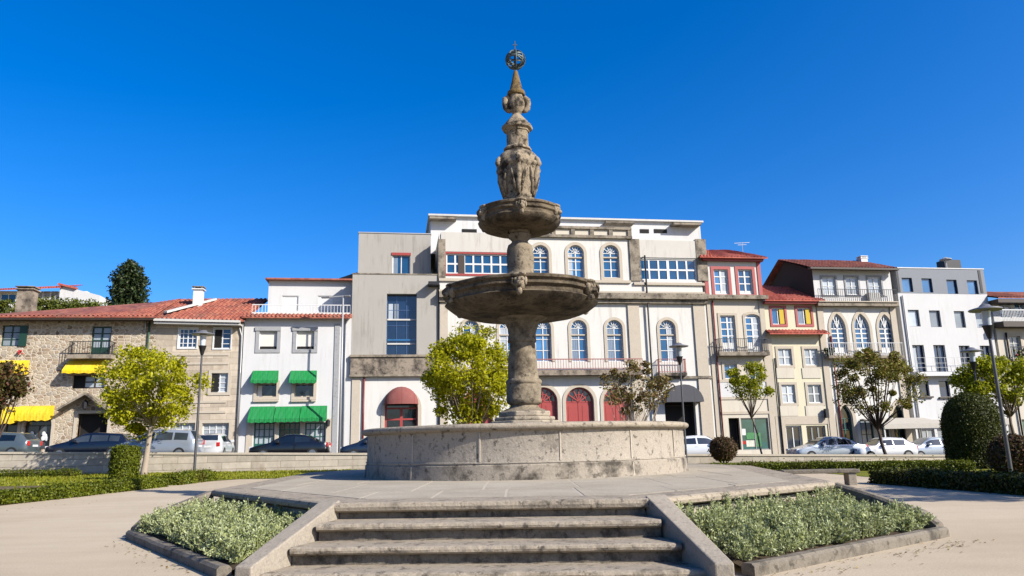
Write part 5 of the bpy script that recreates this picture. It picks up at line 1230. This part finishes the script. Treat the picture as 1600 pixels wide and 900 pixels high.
# ------------------------------------------------------------------ cars
def interp(P, x):
    for (a, b), (c, d) in zip(P, P[1:]):
        if x <= c: return b+(d-b)*((x-a)/(c-a) if c > a else 0)
    return P[-1][1]
def car(label, loc, heading, paint, roofp, beltp, L=4.1, Wd=1.72, pillars=((.0,.0),), glass=(-1.5,1.0), group='cars parked along the street', rear=True):
    """x forward; roofp/beltp are height profiles along x; side glass between glass[0] and glass[1]"""
    root = thing('parked_car', label, 'car', loc, heading, group); hw = Wd/2; xs_ = np.linspace(-L/2, L/2, 45)
    def sec(x):
        e = min(1, (L/2-abs(x))/.35+.0); k = .80+.20*math.sqrt(max(0, 1-(1-min(1, e))**2)); zb, zr = interp(beltp, x), max(interp(roofp, x), interp(beltp, x)+.015)
        cab = min(1, (zr-zb)/.35); wr = hw*k*(.93-.20*cab)
        return k, zb, zr, wr
    mb = MB(); ring_n = 0
    for x in xs_:
        k, zb, zr, wr = sec(x); w = hw*k; zl = .22+.06*(abs(x) > L/2-.25)
        half = [(w*.86, zl), (w*.98, zl+.10), (w, .50), (w*.985, (zb+.5)/2+.05), (w*.955, zb), (wr+.02, zb+(zr-zb)*.80), (wr*.9, zr-.015), (wr*.5, zr+.01)]
        pts = half+[(-y, z) for y, z in reversed(half)]; ring_n = len(pts); mb.v += [(x, y, z) for y, z in pts]
    for i in range(len(xs_)-1):
        for k in range(ring_n): mb.f.append((i*ring_n+k, i*ring_n+(k+1)%ring_n, (i+1)*ring_n+(k+1)%ring_n, (i+1)*ring_n+k))
    mb.f += [tuple(range(ring_n)), tuple((len(xs_)-1)*ring_n+k for k in range(ring_n))]
    body = mb.build('body', paint, root, True, auto=42)
    for sg in (-1, 1):
        edges = [glass[0]]+[p for pr in pillars for p in pr]+[glass[1]]
        for a, b in zip(edges[0::2], edges[1::2]):
            if b-a < .1: continue
            mb = MB(); m_ = 7
            for i in range(m_):
                x = a+(b-a)*i/(m_-1); k, zb, zr, wr = sec(x); zt_ = zb+(zr-zb)*.80; wb = hw*k*.955; wt_ = wr+.02
                for t in (.08, .5, .92): mb.v.append((x+(0 if t < .5 else 0), sg*(wb+(wt_-wb)*t+.012), zb+(zt_-zb)*t))
            for i in range(m_-1):
                for t in range(2): q = i*3+t; mb.f.append((q, q+3, q+4, q+1))
            mb.build('side_window', 'car_glass', root, True)
    def screen(xa, xb, nm):
        mb = MB(); sgn = 1 if xa > xb else -1
        for i in range(6):
            x = xa+(xb-xa)*(.08+.84*i/5); k, zb, zr, wr = sec(x)
            for yy in (-1, -.5, 0, .5, 1): mb.v.append((x+sgn*.012, yy*wr*.86, zr-.0+.022-.012*abs(yy)))
        for i in range(5):
            for j in range(4): q = i*5+j; mb.f.append((q, q+1, q+6, q+5))
        mb.build(nm, 'car_glass', root, True)
    rx = [p for p, z in roofp]; screen(rx[-2] if len(rx) > 4 else rx[-2], rx[-3], 'windscreen'); screen(rx[1], rx[2], 'rear_window')
    for sx in (-1, 1):
        for sg in (-1, 1):
            c = (sx*L*.31, sg*(hw-.09), .31); w = MB(); tyre = MB(); rim = MB()
            for i_, (m2, r_, wd) in enumerate(((tyre, .31, .10), (rim, .20, .105))):
                o = len(m2.v); K = 20
                for s2 in (-1, 1):
                    for q in range(K): a = 2*math.pi*q/K; m2.v.append((c[0]+r_*math.cos(a), c[1]+s2*wd, c[2]+r_*math.sin(a)))
                for q in range(K): m2.f.append((q, (q+1)%K, K+(q+1)%K, K+q))
                m2.f += [tuple(range(K)), tuple(range(K, 2*K))]
            tw = tyre.build('wheel', 'rubber', root); rim.build('rim', 'chrome', tw)
    for sg in (-1, 1):
        k, zb, zr, wr = sec(-L/2+.06); MB().box(-L/2-.015, -L/2+.22, sg*hw*.62-.0 if sg > 0 else -hw*.86, hw*.86 if sg > 0 else -hw*.62, zb-.20, zb+.06).build('tail_light', 'tail_red', root, bevel=.03)
        MB().box(L/2-.28, L/2-.0, hw*.5 if sg > 0 else -hw*.84, hw*.84 if sg > 0 else -hw*.5, .60, .74).build('headlight', 'lens', root, bevel=.03)
        xg = glass[1]-.12; k, zb, zr, wr = sec(xg); MB().box(xg-.09, xg+.09, sg*hw-.02 if sg > 0 else -hw-.17, hw+.17 if sg > 0 else -hw+.02, zb+.02, zb+.17).build('mirror', paint, root, bevel=.03)
        if sg > 0:
            MB().box(-L/2-.02, -L/2+.03, -.26, .26, .62, .73).build('number_plate', 'white_paint', root); MB().box(L/2-.03, L/2+.02, -.26, .26, .42, .53).build('number_plate', 'white_paint', root)
        mb = MB()
        for dx in (-.35, .55): k, zb, zr, wr = sec(dx); mb.box(dx-.09, dx+.09, sg*hw*.975-.02, sg*hw*.975+.025, zb-.13, zb-.10)
        mb.build('door_handle', paint, root)
    return root
HATCH = dict(roofp=[(-2.1,.98),(-1.95,1.0),(-1.55,1.36),(-.2,1.46),(.35,1.42),(1.1,1.0),(2.1,.70)], beltp=[(-2.1,.86),(-1.2,.93),(1.1,.90),(1.6,.82),(2.1,.66)], L=4.1, pillars=((-.35,-.25),), glass=(-1.35,.72))
WAGON = dict(roofp=[(-2.3,.92),(-2.2,.96),(-1.75,1.36),(-.3,1.46),(.3,1.41),(1.15,.98),(2.3,.68)], beltp=[(-2.3,.86),(-1.2,.93),(1.15,.88),(1.7,.80),(2.3,.64)], L=4.6, pillars=((-1.2,-1.12),(-.2,-.1)), glass=(-1.75,.75))
MPV = dict(roofp=[(-2.2,1.0),(-2.1,1.05),(-1.8,1.52),(-.2,1.64),(.4,1.56),(1.35,1.04),(2.2,.74)], beltp=[(-2.2,.94),(-1.2,1.0),(1.3,.95),(1.7,.86),(2.2,.70)], L=4.4, pillars=((-1.05,-.95),(-.1,0)), glass=(-1.75,.95))
OLD = dict(roofp=[(-1.9,.86),(-1.8,.9),(-1.15,1.32),(-.3,1.38),(.2,1.34),(.75,.92),(1.9,.78)], beltp=[(-1.9,.80),(-1.0,.88),(.75,.86),(1.4,.80),(1.9,.72)], L=3.8, Wd=1.58, pillars=((-.4,-.33),), glass=(-1.1,.45))
SEDAN = dict(roofp=[(-2.25,.90),(-1.75,.95),(-1.0,1.35),(-.2,1.43),(.3,1.38),(1.1,.96),(2.25,.68)], beltp=[(-2.25,.84),(-1.2,.92),(1.1,.88),(1.7,.80),(2.25,.62)], L=4.5, pillars=((-.35,-.27),), glass=(-1.2,.72))
LEFT = math.pi+math.atan(.09); RIGHT = math.atan(.09)
def park(px, dY, label, spec, paint, hd, dx=0):
    X = ray(px, 690).x; Y = 41.2
    for _ in range(10): Y = wallY(X*1.0)+dY; Xw = ray(px, 690).x*Y; X = Xw
    car(label, (X+dx, Y, rz(X)+.005), hd, paint, **spec)
park(12, 3.0, 'dark grey hatchback at the left edge of the street', HATCH, 'car_grey', LEFT, -.6)
park(146, 4.6, 'black estate car parked before the rubble stone house', WAGON, 'car_navy', LEFT)
park(249, 2.0, 'silver-blue people carrier behind the left lamp post', MPV, 'car_silver_blue', LEFT)
park(335, 6.0, 'white hatchback seen past the silver people carrier', HATCH, 'car_white', R(100))
park(455, 4.5, 'black saloon parked beneath the green awnings', SEDAN, 'car_black', LEFT)
park(590, 3.5, 'dark blue car half hidden by the basin', HATCH, 'car_blue_black', LEFT)
park(1090, 3.0, 'white hatchback right of the basin behind the lamp post', HATCH, 'car_white', RIGHT)
park(1290, 3.2, 'silver saloon facing left before the yellow house', SEDAN, 'car_silver', LEFT)
park(1376, 2.6, 'boxy old white hatchback before the gothic house', OLD, 'car_white', LEFT)
park(1452, 6.5, 'silver hatchback by the cafe canopy', HATCH, 'car_silver', LEFT)

# cafe canopy before the gothic house
p = FO+FE*fac(1345,660)[0]+FN*.15; L_ = fac(1440,660)[0]-fac(1345,660)[0]; zc = fac(1390,656)[1]-rz(p.x)
root = thing('cafe_canopy', 'long beige cafe canopy on white posts before the gothic house', 'canopy', (p.x, p.y, rz(p.x)+.13), PHI)
MB().hexa([(0,-2.6,zc-.6),(L_,-2.6,zc-.6),(L_,0,zc-.1),(0,0,zc-.1)], [(0,-2.6,zc-.5),(L_,-2.6,zc-.5),(L_,0,zc),(0,0,zc)]).build('canvas', 'beige_canvas', root)
MB().box(0,L_,-2.62,-2.58,zc-.85,zc-.5).build('valance', 'beige_canvas', root)
for x in (.05, L_*.5, L_-.05): MB().box(x-.04,x+.04,-2.55,-2.47,0,zc-.55).build('post', 'white_paint', root)
MB().bar((L_-.1,-2.5,zc-.7),(L_+.9,-2.5,.3),.06).build('brace', 'white_paint', root)
for k, (dx, lab) in enumerate(((.8, 'leafy potted bush under the left of the cafe canopy'), (4.1, 'leafy potted bush under the right of the cafe canopy'))):
    q = p+FE*dx+FN*2.9; root = thing('potted_bush', lab, 'potted plant', (q.x, q.y, rz(q.x)), 0, 'potted bushes by the cafe canopy')
    MB().lathe([(.02,0),(.22,0),(.28,.4),(.2,.41)], 14).build('pot', 'tan_door', root, True, auto=40)
    P, C, rr = crown_points(700, (0,0,.95), np.array((.4,.4,.5)), 14, .25, 0, 70+k); quadmesh('foliage', leaf_quads(P, .13, .6), 'conifer_leaf', root)

# ------------------------------------------------------------------ light, sky, camera
AZ, EL = R(58), R(32)
sd = Vector((math.sin(AZ)*math.cos(EL), -math.cos(AZ)*math.cos(EL), math.sin(EL)))
sun = bpy.data.lights.new('sun', 'SUN'); sun.energy = 5.0; sun.angle = R(.5); sun.color = (1, .945, .86)
so = bpy.data.objects.new('sun', sun); COL.objects.link(so); so.rotation_euler = sd.to_track_quat('Z', 'Y').to_euler(); so.location = (20, -20, 30)
w = bpy.data.worlds.new('World'); SC.world = w; w.use_nodes = True; nt = w.node_tree
bg = nt.nodes['Background']; sky = nt.nodes.new('ShaderNodeTexSky'); sky.sky_type = 'NISHITA'; sky.sun_disc = False
sky.sun_elevation = EL; sky.sun_rotation = math.atan2(sd.x, sd.y); sky.air_density = 1.0; sky.dust_density = 1.9; sky.ozone_density = 3.0; sky.altitude = 200
hs = nt.nodes.new('ShaderNodeHueSaturation'); hs.inputs['Saturation'].default_value = 1.48; hs.inputs['Value'].default_value = 1.0
nt.links.new(sky.outputs[0], hs.inputs['Color'])
tint = nt.nodes.new('ShaderNodeMix'); tint.data_type = 'RGBA'; tint.blend_type = 'MULTIPLY'; tint.inputs[0].default_value = 1; tint.inputs[7].default_value = (.88, 1.0, 1.31, 1)
nt.links.new(hs.outputs[0], tint.inputs[6]); nt.links.new(tint.outputs[2], bg.inputs[0]); bg.inputs[1].default_value = .079
cam = bpy.data.cameras.new('camera'); cam.sensor_width = 36; cam.lens = F/1600*36; cam.clip_end = 4000; cam.clip_start = .1
co = bpy.data.objects.new('camera', cam); COL.objects.link(co)
f = Vector((0, math.cos(PITCH), math.sin(PITCH))); u0 = Vector((0, -math.sin(PITCH), math.cos(PITCH))); r0 = Vector((1,0,0))
cR, sR = math.cos(ROLL), math.sin(ROLL); rt = r0*cR-u0*sR; up = r0*sR+u0*cR
co.matrix_world = Matrix(((rt.x, up.x, -f.x, 0), (rt.y, up.y, -f.y, 0), (rt.z, up.z, -f.z, EYE), (0,0,0,1)))
SC.camera = co
SC.view_settings.view_transform = 'Standard'; SC.view_settings.look = 'None'; SC.view_settings.exposure = 1.0; SC.view_settings.gamma = 1
SC.cycles.max_bounces = 6
